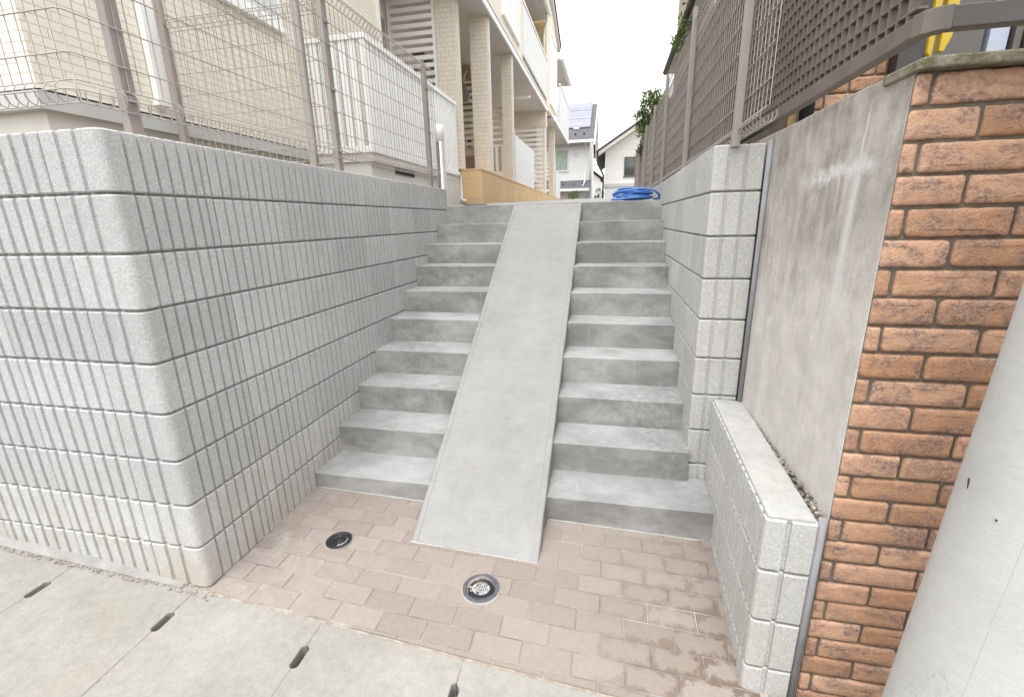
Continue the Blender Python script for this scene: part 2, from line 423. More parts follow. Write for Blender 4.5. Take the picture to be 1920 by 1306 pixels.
def m_leaf(name, a, b, c3):
    g = G_(name)
    isl = g.island()
    c = g.mix(isl, a, b)
    c = g.mix(g.mapr(g.noise(2.2, 3), 0.45, 0.65, 0, 0.7), c, c3)
    m = g.done(c, 0.5, 0, 0.35)
    g.b.inputs['Subsurface Weight'].default_value = 0.0
    tr = g.n('BsdfTranslucent'); g.put(tr.inputs[0], c)
    mx = g.n('MixShader'); mx.inputs[0].default_value = 0.35
    out = g.t.nodes['Material Output']
    g.t.links.new(g.b.outputs[0], mx.inputs[1]); g.t.links.new(tr.outputs[0], mx.inputs[2]); g.t.links.new(mx.outputs[0], out.inputs[0])
    return m
M['leaf'] = m_leaf('leaf_green', (0.07, 0.13, 0.03), (0.14, 0.22, 0.05), (0.24, 0.28, 0.06))
M['leaf2'] = m_leaf('leaf_soft', (0.10, 0.15, 0.06), (0.17, 0.22, 0.09), (0.20, 0.22, 0.10))

# ------------------------------------------------------------------ mesh builder
class MB:
    def __init__(s):
        s.v = []; s.f = []; s.sm = []
    def add(s, vs, fs, smooth=False):
        o = len(s.v)
        s.v += [tuple(p) for p in vs]
        for f in fs:
            s.f.append([i + o for i in f]); s.sm.append(smooth)
        return s
    def box(s, x0, x1, y0, y1, z0, z1):
        vs = [(x0, y0, z0), (x1, y0, z0), (x1, y1, z0), (x0, y1, z0), (x0, y0, z1), (x1, y0, z1), (x1, y1, z1), (x0, y1, z1)]
        return s.add(vs, [(0, 3, 2, 1), (4, 5, 6, 7), (0, 1, 5, 4), (1, 2, 6, 5), (2, 3, 7, 6), (3, 0, 4, 7)])
    def hexa(s, b, t):
        """eight corners: bottom loop b (ccw from above), top loop t"""
        return s.add(list(b) + list(t), [(0, 3, 2, 1), (4, 5, 6, 7), (0, 1, 5, 4), (1, 2, 6, 5), (2, 3, 7, 6), (3, 0, 4, 7)])
    def bar(s, p, q, w, h=None, up=(0, 0, 1)):
        h = h or w
        p = Vector(p); q = Vector(q); d = (q - p).normalized()
        u = Vector(up)
        if abs(d.dot(u)) > 0.98:
            u = Vector((0, 1, 0))
        a = d.cross(u).normalized(); b = a.cross(d).normalized()
        c = [(-w / 2, -h / 2), (w / 2, -h / 2), (w / 2, h / 2), (-w / 2, h / 2)]
        vs = [p + a * x + b * y for x, y in c] + [q + a * x + b * y for x, y in c]
        return s.add(vs, [(0, 1, 2, 3), (7, 6, 5, 4), (0, 4, 5, 1), (1, 5, 6, 2), (2, 6, 7, 3), (3, 7, 4, 0)])
    def tube(s, pts, r, n=8, closed=False, caps=True, smooth=True):
        pts = [Vector(p) for p in pts]
        rs = r if isinstance(r, (list, tuple)) else [r] * len(pts)
        m = len(pts); vs = []
        a = None
        for i, p in enumerate(pts):
            if closed:
                d = pts[(i + 1) % m] - pts[i - 1]
            else:
                d = pts[min(i + 1, m - 1)] - pts[max(i - 1, 0)]
            d.normalize()
            if a is None:
                u = Vector((0, 0, 1)) if abs(d.z) < 0.9 else Vector((1, 0, 0))
                a = d.cross(u).normalized()
            else:
                a = (a - d * a.dot(d)).normalized()
            b = d.cross(a)
            for k in range(n):
                t = 2 * pi * k / n
                vs.append(p + (a * cos(t) + b * sin(t)) * rs[i])
        fs = []
        for i in range(m if closed else m - 1):
            j = (i + 1) % m
            for k in range(n):
                l = (k + 1) % n
                fs.append((i * n + k, i * n + l, j * n + l, j * n + k))
        s.add(vs, fs, smooth)
        if caps and not closed:
            o = len(s.v) - m * n
            s.f.append([o + k for k in range(n)][::-1]); s.sm.append(False)
            s.f.append([o + (m - 1) * n + k for k in range(n)]); s.sm.append(False)
        return s
    def lathe(s, c, prof, n=32, axis=None, smooth=True):
        """prof: list of (r,z) around a vertical axis at c"""
        vs = []
        for r, z in prof:
            for k in range(n):
                t = 2 * pi * k / n
                vs.append((c[0] + r * cos(t), c[1] + r * sin(t), c[2] + z))
        fs = []
        for i in range(len(prof) - 1):
            for k in range(n):
                l = (k + 1) % n
                fs.append((i * n + k, i * n + l, (i + 1) * n + l, (i + 1) * n + k))
        s.add(vs, fs, smooth)
        return s
    def prism(s, poly, z0, z1):
        n = len(poly)
        vs = [(x, y, z0) for x, y in poly] + [(x, y, z1) for x, y in poly]
        fs = [tuple(range(n))[::-1], tuple(range(n, 2 * n))] + [(i, (i + 1) % n, n + (i + 1) % n, n + i) for i in range(n)]
        return s.add(vs, fs)
    def yprism(s, poly, y0, y1):
        """poly of (x,z), extruded along y"""
        n = len(poly)
        vs = [(x, y0, z) for x, z in poly] + [(x, y1, z) for x, z in poly]
        fs = [tuple(range(n)), tuple(range(n, 2 * n))[::-1]] + [((i + 1) % n, i, n + i, n + (i + 1) % n) for i in range(n)]
        return s.add(vs, fs)
    def xprism(s, poly, x0, x1):
        n = len(poly)
        vs = [(x0, y, z) for y, z in poly] + [(x1, y, z) for y, z in poly]
        fs = [tuple(range(n))[::-1], tuple(range(n, 2 * n))] + [(i, (i + 1) % n, n + (i + 1) % n, n + i) for i in range(n)]
        return s.add(vs, fs)
    def build(s, name, mat, parent=None, bevel=0.0, recalc=True):
        me = bpy.data.meshes.new(name)
        me.from_pydata(s.v, [], s.f)
        me.polygons.foreach_set('use_smooth', s.sm)
        me.materials.append(mat)
        if recalc:
            bm = bmesh.new(); bm.from_mesh(me)
            bmesh.ops.recalc_face_normals(bm, faces=bm.faces)
            bm.to_mesh(me); bm.free()
        me.update()
        o = bpy.data.objects.new(name, me)
        COL.objects.link(o)
        if bevel:
            b = o.modifiers.new('bevel', 'BEVEL'); b.width = bevel; b.segments = 2; b.limit_method = 'ANGLE'
        if parent:
            o.parent = parent
            o.matrix_parent_inverse = parent.matrix_basis.inverted()
        return o

def tag(o, label, cat, group=None, kind=None):
    o['label'] = label; o['category'] = cat
    if group: o['group'] = group
    if kind: o['kind'] = kind
    return o
def thing(name, label, cat, loc=(0, 0, 0), group=None):
    o = bpy.data.objects.new(name, None); COL.objects.link(o)
    o.empty_display_size = 0.1
    o.location = loc
    o.matrix_basis = Matrix.Translation(loc)
    return tag(o, label, cat, group, 'thing')
def struct(o, label=None, cat=None):
    o['kind'] = 'structure'
    if label: o['label'] = label
    if cat: o['category'] = cat
    return o

def Gz(x, y):                      # the forecourt falls to the right and towards the road
    xc = max(-4.0, min(1.2, x))
    return -.016 - .034 * (xc + 1.618) + (y - 2.03) * (.02 + .042 * (xc + 1.618))
def jit(a):
    return random.uniform(-a, a)

XL, CY = -1.618, 1.28              # inner face of the left wall, its front face
XR = 0.449                         # inner face of the right wall
ZT = 1.768                         # top of the left wall
Y0, TR, RI, Z0 = 2.0436, 0.2726, 0.170, 0.0727
NS = 10
YTOP = Y0 + TR * (NS - 1)          # front edge of the landing
ZLAND = Z0 + RI * (NS - 1)
LSL = 0.043
def zland(y):
    return ZLAND + LSL * max(0.0, y - YTOP)

# ------------------------------------------------------------------ ground
def ground():
    mb = MB()
    ys = [-200, -60, -20, -6, -2, 0, 0.6, 1.3, 2.0, 6, 19, 22, 30, 60, 200, 600]
    xs = [-300, -80, -30, -8, -3, 0, 3, 8, 30, 80, 300]
    def z(x, y):
        xc = max(-8, min(8, x))
        if y <= 2.0: return Gz(xc, max(y, -6)) - 0.08
        if y <= 19: return -0.2
        return 0.45
    vs = [(x, y, z(x, y)) for y in ys for x in xs]
    n = len(xs)
    fs = [(j * n + i, j * n + i + 1, (j + 1) * n + i + 1, (j + 1) * n + i) for j in range(len(ys) - 1) for i in range(n - 1)]
    mb.add(vs, fs)
    struct(mb.build('ground', M['soil']))
    r = MB()
    xs = [-60, -8, -4, 0, 4, 8, 60]
    vs = []
    for y in (-5.5, 0.62):
        for x in xs:
            vs.append((x, y, Gz(x, y) - 0.012))
    n = len(xs)
    r.add(vs, [(i, i + 1, n + i + 1, n + i) for i in range(n - 1)])
    struct(r.build('road', M['asphalt']))
ground()

# landing and yard
def landing():
    mb = MB()
    def lid(x0, x1, y0, y1, n=1):
        for i in range(n):
            a = y0 + (y1 - y0) * i / n; b = y0 + (y1 - y0) * (i + 1) / n
            mb.hexa([(x0, a, zland(a) - .5), (x1, a, zland(a) - .5), (x1, b, zland(b) - .5), (x0, b, zland(b) - .5)],
                    [(x0, a, zland(a)), (x1, a, zland(a)), (x1, b, zland(b)), (x0, b, zland(b))])
    lid(XL - .01, XR + .02, YTOP + 0.30, 20.0)
    lid(-1.985, XL - .01, 4.62, 20.0)
    struct(mb.build('landing', M['landing']))
    y = MB()
    y.hexa([(-14, 1.44, 1.0), (-1.77, 1.44, 1.0), (-1.77, 4.62, 1.0), (-14, 4.62, 1.0)], [(-14, 1.44, 1.60), (-1.77, 1.44, 1.60), (-1.77, 4.62, 1.60), (-14, 4.62, 1.60)])
    y.hexa([(-14, 4.62, 1.0), (-1.99, 4.62, 1.0), (-1.99, 20, 1.7), (-14, 20, 1.7)], [(-14, 4.62, 1.603), (-1.99, 4.62, 1.603), (-1.99, 20, 2.26), (-14, 20, 2.26)])
    struct(y.build('yard', M['soil']))
    p = MB()
    p.hexa([(0.86, 1.50, 1.2), (16, 1.50, 1.2), (16, 24, 1.2), (0.86, 24, 1.2)], [(0.86, 1.50, 1.70), (16, 1.50, 1.70), (16, 24, 1.85), (0.86, 24, 1.85)])
    struct(p.build('terrace', M['soil']))
landing()

# ------------------------------------------------------------------ brick paving
def paving():
    b = MB()
    n = 24
    vs = []
    for j in range(n + 1):
        for i in range(n + 1):
            x = -1.66 + 2.26 * i / n; y0_ = 1.270 - (x + 1.66) * 0.022
            y = y0_ + (2.12 - y0_) * j / n
            vs.append((x, y, Gz(x, y) - .0035))
    b.add(vs, [(j * (n + 1) + i, j * (n + 1) + i + 1, (j + 1) * (n + 1) + i + 1, (j + 1) * (n + 1) + i) for j in range(n) for i in range(n)])
    st = struct(b.build('paving_bed', M['sand']))
    me_v = []; me_f = []; edge = []
    pw, ph = 0.1918, 0.0913
    def yfront(x): return 1.270 - (x + 1.66) * 0.022
    row = 0
    y = 2.0893
    while y > 1.10:
        off = (row % 2) * pw / 2 + 0.0437
        k = -10
        while True:
            x0 = -1.66 + (k) * pw + off
            k += 1
            if x0 > 0.58: break
            x1 = x0 + pw
            if x1 < -1.66: continue
            a0, a1 = max(x0, -1.655) + .0014 + jit(.001), min(x1, 0.575) - .0014 + jit(.001)
            if a1 - a0 < .015: continue
            yb, yt = y - ph + .0017 + jit(.0008), y - .0017 + jit(.0008)
            f0, f1 = yfront(a0) + .003, yfront(a1) + .003
            if yt < max(f0, f1) + .008: continue
            q = [(a0, max(yb, f0)), (a1, max(yb, f1)), (a1, yt), (a0, yt)]
            dz = jit(.0012)
            ch = .0035
            # rings: base, top outer, top inner grid (edge attribute drives damp borders)
            o = len(me_v)
            nx, ny = 7, 4
            for j in range(ny + 1):
                for i in range(nx + 1):
                    u = [0, .015, .12, .35, .65, .88, .985, 1][i]; v = [0, .03, .5, .97, 1][j]
                    px = (q[0][0] * (1 - u) + q[1][0] * u) * (1 - v) + (q[3][0] * (1 - u) + q[2][0] * u) * v
                    py = (q[0][1] * (1 - u) + q[1][1] * u) * (1 - v) + (q[3][1] * (1 - u) + q[2][1] * u) * v
                    rim = i in (0, nx) or j in (0, ny)
                    z = Gz(px, py) + dz - (.0025 if rim else 0)
                    me_v.append((px, py, z))
                    du = min(u, 1 - u) * 0.186; dv = min(v, 1 - v) * 0.09
                    edge.append(max(0.0, 1 - min(du, dv) / .035))
            w_ = nx + 1
            for j in range(ny):
                for i in range(nx):
                    me_f.append((o + j * w_ + i, o + j * w_ + i + 1, o + (j + 1) * w_ + i + 1, o + (j + 1) * w_ + i))
        y -= ph; row += 1
    me = bpy.data.meshes.new('paving')
    me.from_pydata(me_v, [], me_f)
    at = me.attributes.new('edge', 'FLOAT', 'POINT')
    at.data.foreach_set('value', edge)
    me.polygons.foreach_set('use_smooth', [False] * len(me_f))
    me.materials.append(M['paver'])
    o = bpy.data.objects.new('paving', me); COL.objects.link(o)
    struct(o)
paving()

# ------------------------------------------------------------------ gutter covers along the front
def gutter():
    xs = [-3.55, -2.925, -2.29, -1.667, -1.066, -.475, .125, .735, 1.35]
    labs = ['pale concrete gutter cover farthest left along the foot of the left wall',
            'dirty concrete gutter cover with a dark slot, second from left under the left wall',
            'pale gutter cover slab ending at the rounded corner of the left wall',
            'gutter cover slab starting just right of the left wall corner beside the brick paving',
            'gutter cover slab in front of the paving below the small dark drain',
            'gutter cover slab in front of the paving right of the round grey drain',
            'gutter cover slab at the damp right end of the brick paving',
            'gutter cover slab below the orange brick wall behind the pole foot']
    def yb(x):
        if x < XL: return 1.30 + (XL - x) * .012
        return 1.266 - (x + 1.66) * .022
    for i in range(len(xs) - 1):
        a, b = xs[i] + .0018, xs[i + 1] - .0018
        mb = MB()
        yf = 0.64
        # hand slots are half notches in both ends of each cover
        s0, s1, sw = 1.065, 1.155, .014
        r_ = .010
        if xs[i] > -.6: s0, s1 = 1.06, 1.148
        pl = [(a, yf), (b, yf), (b, s0), (b - sw * .6, s0 + .004), (b - sw, s0 + r_), (b - sw, s1 - r_), (b - sw * .6, s1 - .004), (b, s1), (b, yb(b))]
        if a < XL < b: pl += [(XL, yb(XL + .001))]
        pl += [(a, yb(a)), (a, s1), (a + sw * .6, s1 - .004), (a + sw, s1 - r_), (a + sw, s0 + r_), (a + sw * .6, s0 + .004), (a, s0)]
        n = len(pl)
        vs = [(x, y, Gz(x, y) - .12) for x, y in pl] + [(x, y, Gz(x, y) - .003) for x, y in pl]
        fs = [tuple(range(n))[::-1], tuple(range(n, 2 * n))] + [(k, (k + 1) % n, n + (k + 1) % n, n + k) for k in range(n)]
        mb.add(vs, fs)
        o = mb.build('gutter_cover', M['slab'], bevel=.004)
        tag(o, labs[i], 'gutter cover', 'concrete gutter covers along the road edge')
    f = MB()
    for x in xs[1:-1]:
        s0, s1 = (1.065, 1.155)
        for y0_, y1_ in ((.64, s0), (s1, yb(x) - .002)):
            f.add([(x - .004, y0_, Gz(x, y0_) - .0075), (x + .004, y0_, Gz(x, y0_) - .0075), (x + .004, y1_, Gz(x, y1_) - .0055), (x - .004, y1_, Gz(x, y1_) - .0055)], [(0, 1, 2, 3)])
    struct(f.build('joint_filling', M['sandline']))
    # mortar bead between covers and paving
    f = MB(); pts = []
    for i in range(41):
        x = XL - .01 + (0.60 - XL) * i / 40
        y = 1.2675 - (x + 1.66) * .022
        pts.append((x, y + jit(.0015), Gz(x, y) - .0045))
    f.tube(pts, .0052, 6)
    struct(f.build('edge_mortar', M['sandline']))
    # channel under the slots
    c = MB()
    c.add([(-3.55, 0.64, Gz(-3.55, .64) - .118), (1.35, 0.64, Gz(1.35, .64) - .118), (1.35, 1.2, Gz(1.35, 1.2) - .118), (-3.55, 1.2, Gz(-3.55, 1.2) - .118)], [(0, 1, 2, 3)])
    struct(c.build('gutter_channel', M['black']))
gutter()

# ------------------------------------------------------------------ ribbed block walls
def ribs(p, d, nrm, L, grooves, gw=.014, dep=.009, e0=.004, e1=.004):
    """outer profile of one block: list of (point, inward normal)"""
    out = []
    p = Vector(p).to_2d() if len(p) > 2 else Vector(p); d = Vector(d); n = Vector(nrm)
    def P(s, t): out.append((p + d * s + n * t, n.copy()))
    if e0: P(0, e0); P(e0, 0)
    else: P(0, 0)
    for g in grooves:
        P(g - gw / 2, 0); P(g - gw / 2.5, dep); P(g + gw / 2.5, dep); P(g + gw / 2, 0)
    if e1: P(L - e1, 0); P(L, e1)
    else: P(L, 0)
    return out

def block(mb, outer, inner, z0, z1, c=.005):
    """outer: [(pt,normal)], inner: [pt]; lofted prism with eased top and bottom arrises and slightly uneven edges"""
    n = len(outer); k = len(inner)
    rows = []
    for z, t in ((z0, c), (z0 + c, 0), (z0 + (z1 - z0) * .35, 0), (z0 + (z1 - z0) * .7, 0), (z1 - c, 0), (z1, c)):
        row = []
        for p, nn in outer:
            wob = noise.noise((p.x * 38, p.y * 38, z * 38)) * .0011
            q = p + nn * (t + wob)
            row.append((q.x, q.y, z + (noise.noise((p.x * 60, p.y * 60, z * 9)) * .0012 if t else 0)))
        for p in inner:
            row.append((p[0], p[1], z))
        rows.append(row)
    m = n + k
    vs = [v for r in rows for v in r]
    fs = []
    for r in range(len(rows) - 1):
        for i in range(m):
            j = (i + 1) % m
            fs.append((r * m + i, r * m + j, (r + 1) * m + j, (r + 1) * m + i))
    fs.append(tuple(range(m))[::-1]); fs.append(tuple(range((len(rows) - 1) * m, len(rows) * m)))
    mb.add(vs, fs)

def arc(cx, cy, r, a0, a1, n=5):
    out = []
    for i in range(n + 1):
        a = R(a0 + (a1 - a0) * i / n)
        nn = Vector((-cos(a), -sin(a)))
        out.append((Vector((cx + r * cos(a), cy + r * sin(a))), nn))
    return out

def left_wall():
    t = thing('block_wall', 'tall grey ribbed block wall with a rounded corner left of the stairs', 'block wall', (XL, CY, 0))
    mb = MB()
    TH = .15
    rad = .028
    J = .004
    zb = ZT - 9 * .2
    for c in range(10):
        z1 = ZT - .2 * c - .004 - (.0 if c else -.004)
        z0 = ZT - .2 * (c + 1) + .004
        if c == 9: z0 = zb - .12
        # corner block
        f_out = ribs((XL - .248, CY), (1, 0), (0, 1), .248 - rad, [.076, .150], gw=.021, e1=0)
        s_out = ribs((XL, CY + rad), (0, 1), (-1, 0), .409 - rad - .004, [.079 - rad + .0, .131 - rad, .181 - rad, .231 - rad, .281 - rad, .331 - rad, .370 - rad], gw=.012, dep=.011, e0=0)
        outer = f_out[:-1] + [(p, n) for p, n in arc(XL - rad, CY + rad, rad, -90, 0)] + s_out[1:]
        inner = [(XL - TH, CY + .405), (XL - TH, CY + TH), (XL - .248, CY + TH)]
        block(mb, outer, inner, z0, z1)
        # front run
        x = XL - .252
        while x > -6.0:
            L = .415
            gr = [.045 + .063 * i for i in range(6)]
            block(mb, ribs((x - L, CY), (1, 0), (0, 1), L - .002, gr, gw=.019), [(x - .002, CY + TH), (x - L, CY + TH)], z0, z1)
            x -= L + .004
        # side run
        y = CY + .411
        while y < 4.55:
            L = min(.398, 4.57 - y)
            gr = [.05 * i for i in range(1, 8) if .05 * i < L - .02]
            block(mb, ribs((XL, y), (0, 1), (-1, 0), L - .003, gr, gw=.012, dep=.012), [(XL - TH, y + L - .003), (XL - TH, y)], z0, z1)
            y += .40
    mb.build('blocks', M['block'], t)
    # joint mortar behind the faces
    m = MB()
    d = .0145
    m.prism([(-6.0, CY + d), (XL - d - .02, CY + d), (XL - d, CY + d + .02), (XL - d, 4.565), (XL - TH + .01, 4.565), (XL - TH + .01, CY + TH - .01), (-6.0, CY + TH - .01)], zb - .3, ZT - .012)
    m.build('mortar', M['mortar'], t)
    # mortar fillet along the foot of the front
    f = MB()
    pts = []
    n = 60
    for i in range(n + 1):
        x = -6 + (XL - .12 + 6) * i / n
        g = Gz(x, CY)
        h = .030 + .004 * sin(i * 1.7)
        if x > XL - .5: h *= max(.05, (XL - .12 - x) / .38)
        pts.append([(x, CY - .028 - .003 * sin(i * 2.3), g - .02), (x, CY - .024, g + .004), (x, CY - .004, g + h), (x, CY + .012, g + h + .001), (x, CY + .012, g - .02)])
    vs = [v for r in pts for v in r]
    fs = [(i * 5 + j, i * 5 + (j + 1) % 5, (i + 1) * 5 + (j + 1) % 5, (i + 1) * 5 + j) for i in range(n) for j in range(5)]
    f.add(vs, fs); f.build('mortar_fillet', M['mortarline'], t)
left_wall()

def sand_line():
    mb = MB()
    for i in range(420):
        x = random.uniform(-3.2, XL + .07)
        y = (CY - .032 + jit(.012)) if x < XL - .25 else CY - .012 + jit(.03) - max(0, x - XL) * .3
        r = random.uniform(.0015, .005)
        z = Gz(x, y)
        o = [(x + r * 1.6 * cos(a + .3) , y + r * sin(a), z + (.004 if k % 2 else .002)) for k, a in enumerate([i_ * pi / 3 for i_ in range(6)])]
        mb.add(o + [(x, y, z + .006)], [(k, (k + 1) % 6, 6) for k in range(6)], True)
    o = mb.build('washed_sand', M['sandline'])
    tag(o, 'thin line of washed sand along the foot of the left wall', 'sand', kind='stuff')
sand_line()

YP = 2.36                          # front of the pillar end
def right_wall():
    t = thing('block_wall', 'pale ribbed block wall right of the stairs with a squared end carrying the brown fence', 'block wall', (XR, YP, 0))
    mb = MB(); TH = .215
    ZP = 1.759
    for c in range(9):
        z1 = ZP - .2 * c - (.004 if c else 0); z0 = ZP - .2 * (c + 1) + .004
        if z1 < 0: break
        z0 = max(z0, .02)
        rad = .012
        s_rev = ribs((XR, YP + rad), (0, 1), (1, 0), .40 - rad - .003, [.05 * i - rad for i in range(1, 8)], gw=.014, dep=.009, e0=0)
        f_out = ribs((XR + rad, YP), (1, 0), (0, 1), TH - rad, [.066 - rad, .139 - rad], gw=.015)
        outer = list(reversed(s_rev))[:-1] + arc(XR + rad, YP + rad, rad, 180, 270, 3) + f_out[1:]
        block(mb, outer, [(XR + TH, YP + .397)], z0, z1)
        y = YP + .40; k = 0
        while y < 12.0:
            L = .397
            plain = y > 3.95
            gr = [] if plain else [.05 * i for i in range(1, 8)]
            o_ = list(reversed(ribs((XR, y), (0, 1), (1, 0), L, gr, gw=.014, dep=.009)))
            top = z1
            if y > 4.8:
                if c > 1: y += .4; continue
                zz = z1 + .028 * (y - 4.8)
                block(mb, o_, [(XR + .15, y), (XR + .15, y + L)], z0 + .028 * (y - 4.8), zz)
            else:
                block(mb, o_, [(XR + .15, y), (XR + .15, y + L)], z0, z1)
            y += .40
    mb.build('blocks', M['block_pale'], t)
    m = MB()
    m.prism([(XR + .0135, YP + .0145), (XR + TH - .006, YP + .0145), (XR + TH - .006, YP + .39), (XR + .14, YP + .39), (XR + .14, 12), (XR + .0135, 12)], .0, ZP - .012)
    m.build('mortar', M['mortar'], t)
right_wall()

def low_wall():
    t = thing('block_wall', 'knee high ribbed block wall with a flat pale cap in front of the concrete wall', 'low wall', (.5, 1.37, 0))
    mb = MB()
    # inner face runs from (.548,2.36) to (.512,1.355)
    a = Vector((.548, 2.352)); b = Vector((.512, 1.362))
    d = (b - a).normalized(); n = Vector((-d.y, d.x))      # towards +x (inward)
    if n.x < 0: n = -n
    L = (b - a).length
    TH = .148
    zt = .54
    rad = .014
    for c in range(4):
        z1 = zt - .2 * c - (.004 if c else 0.008); z0 = zt - .2 * (c + 1) + .004
        if c == 3: z0 = -.38
        s = 0
        while s < L - .01:
            l = min(.40, L - s)
            last = s + l >= L - .011
            o_ = ribs(a + d * s, d, n, (l - .003) if not last else l - rad, [.05 * i for i in range(1, 8) if .05 * i < l - .025], gw=.016, dep=.008, e1=0 if last else .004)
            if not last:
                block(mb, o_, [a + d * (s + l - .003) + n * TH, a + d * s + n * TH], z0, z1)
            else:
                e = a + d * L
                cen = e - d * rad + n * rad
                ar = []
                for i in range(4):
                    ang = pi / 2 * i / 3
                    v = (-n) * cos(ang) + d * sin(ang)
                    ar.append((cen + v * rad, -v))
                f = ribs(e + n * rad, n, -d, TH - rad, [.062 - rad + .006], gw=.016)
                block(mb, o_[:-1] + ar + f[1:], [a + d * s + n * TH], z0, z1)
            s += .40
    mb.build('blocks', M['block_pale'], t)
    m = MB()
    q = [a + n * .0145, b + n * .0145 - d * .0145, b + n * (TH - .006) - d * .0145, a + n * (TH - .006)]
    m.prism([(p.x, p.y) for p in q][::-1], -.3, zt - .02)
    m.build('mortar', M['mortar'], t)
    cp = MB()
    q = [a + n * .006, b + n * .006 - d * .006, b + n * (TH - .006) - d * .006, a + n * (TH - .006)]
    cp.prism([(p.x, p.y) for p in q][::-1], zt - .0195, zt + .003)
    cp.build('cap', M['cap'], t, bevel=.006)
low_wall()

# ------------------------------------------------------------------ concrete wall and brick wall
def conc_wall():
    mb = MB()
    p0, p1 = (.676, 2.80), (.702, 1.398)
    n = 40
    ys = [p0[1] + (p1[1] - p0[1]) * i / n for i in range(n + 1)]
    vs = []
    for i, y in enumerate(ys):
        x = p0[0] + (p1[0] - p0[0]) * i / n
        zt = 1.795 + .006 * noise.noise((y * 3, 0, 0)) - .008 * (1 if y < 1.52 else 0)
        x += (.004 * abs(noise.noise((0, 0, y * 7))) if i < n else 0)
        vs += [(x, y, -.45), (x, y, zt), (.84, y, zt), (.84, y, -.45)]
    fs = [(i * 4 + k, i * 4 + (k + 1) % 4, (i + 1) * 4 + (k + 1) % 4, (i + 1) * 4 + k) for i in range(n) for k in range(4)]
    fs += [(0, 1, 2, 3), (n * 4 + 3, n * 4 + 2, n * 4 + 1, n * 4)]
    mb.add(vs, fs)
    o = mb.build('concrete_wall', M['wallconc'], bevel=.004)
    tag(o, 'weathered concrete retaining wall with white lime runs between the block wall and brick face', 'concrete wall', kind='thing')
conc_wall()

def round_brick(mb, x0, x1, z0, z1, yf, yb):
    pts = []
    for (cx, cz, a0) in ((x0, z0, 180), (x1, z0, 270), (x1, z1, 0), (x0, z1, 90)):
        r = random.choice((.004, .006, .008, .011, .015)) * random.uniform(.7, 1.1)
        r = min(r, (x1 - x0) * .3)
        ox = cx + (r if cx == x0 else -r); oz = cz + (r if cz == z0 else -r)
        for i in range(4):
            a = R(a0 + 30 * i)
            pts.append((ox + r * cos(a), oz + r * sin(a)))
    # subdivide long edges with a wobble
    out = []
    for i, p in enumerate(pts):
        q = pts[(i + 1) % len(pts)]
        out.append(p)
        L = math.hypot(q[0] - p[0], q[1] - p[1])
        k = int(L / .016)
        for j in range(1, k):
            t = j / k
            out.append((p[0] + (q[0] - p[0]) * t + jit(.0009), p[1] + (q[1] - p[1]) * t + jit(.0009)))
    n = len(out); cx = (x0 + x1) / 2; cz = (z0 + z1) / 2
    dy = jit(.0015)
    def ring(y, ins, w=0.0):
        r = []
        for x, z in out:
            dx = x - cx; dz = z - cz
            hx = (x1 - x0) / 2; hz = (z1 - z0) / 2
            r.append((cx + dx * (1 - min(ins, hx * .6) / hx), y + dy + noise.noise((x * 45, z * 45, y)) * w, cz + dz * (1 - min(ins, hz * .6) / hz)))
        return r
    rows = [ring(yb, 0), ring(yf + .006, 0, .0015), ring(yf + .002, .0022, .0015), ring(yf, .006, .0022), ring(yf - .0005, .016, .003)]
    vs = [v for r in rows for v in r]
    fs = [(r * n + i, r * n + (i + 1) % n, (r + 1) * n + (i + 1) % n, (r + 1) * n + i) for r in range(len(rows) - 1) for i in range(n)]
    fs.append(tuple((len(rows) - 1) * n + i for i in range(n)))
    mb.add(vs, fs, True)

def brick_field(mb, x0, x1, zt, zb, yf, first, pitch=.2325, rh=.0772, j=.0085, depth=.012):
    row = 0; z = zt
    while z > zb:
        x = x0
        nx = x0 + (first if row % 2 == 0 else first + pitch / 2)
        while x < x1 - .01:
            e = min(nx, x1)
            a = x + (j / 2 if x > x0 else 0) + jit(.001)
            b = e - j / 2 + jit(.001)
            if b - a > .02:
                round_brick(mb, a, b, z - rh + j + jit(.001), z + jit(.001), yf, yf + depth)
            x = e; nx = e + pitch * random.uniform(.99, 1.01)
        z -= rh; row += 1

def brick_wall():
    t = thing('brick_wall', 'orange brown brick faced wall under a mossy coping at the right', 'brick wall', (.705, 1.4, 0))
    mb = MB()
    # top joint of the second course is at 1.697
    brick_field(mb, .7045, 3.3, 1.697 + .0695, -.3, 1.388, .036)
    mb.build('brick_facing', M['brick'], t)
    m = MB()
    m.box(.7035, 3.3, 1.397, 1.56, -.4, 1.766)
    m.build('mortar', M['brick_joint'], t)
    c = MB()
    poly = [(.690, 1.520), (.694, 1.372), (.712, 1.360), (3.32, 1.360), (3.32, 1.58), (.86, 1.58), (.86, 1.520)]
    n = len(poly)
    c.prism(poly, 1.7695, 1.796)
    c.build('coping', M['moss'], t, bevel=.005)
brick_wall()

def joint_strips():
    for lab, base, top, r in (('grey round joint strip between the ribbed pillar end and the concrete wall', (.6745, 2.338, .50), (.6745, 2.338, 1.765), .0115),
                              ('grey round joint strip at the end of the low wall beside the bricks', (.6745, 1.372, -.2), (.6745, 1.372, .545), .012)):
        mb = MB()
        mb.tube([base, top], r, 12)
        tag(mb.build('joint_strip', M['joint']), lab, 'joint strip')
joint_strips()

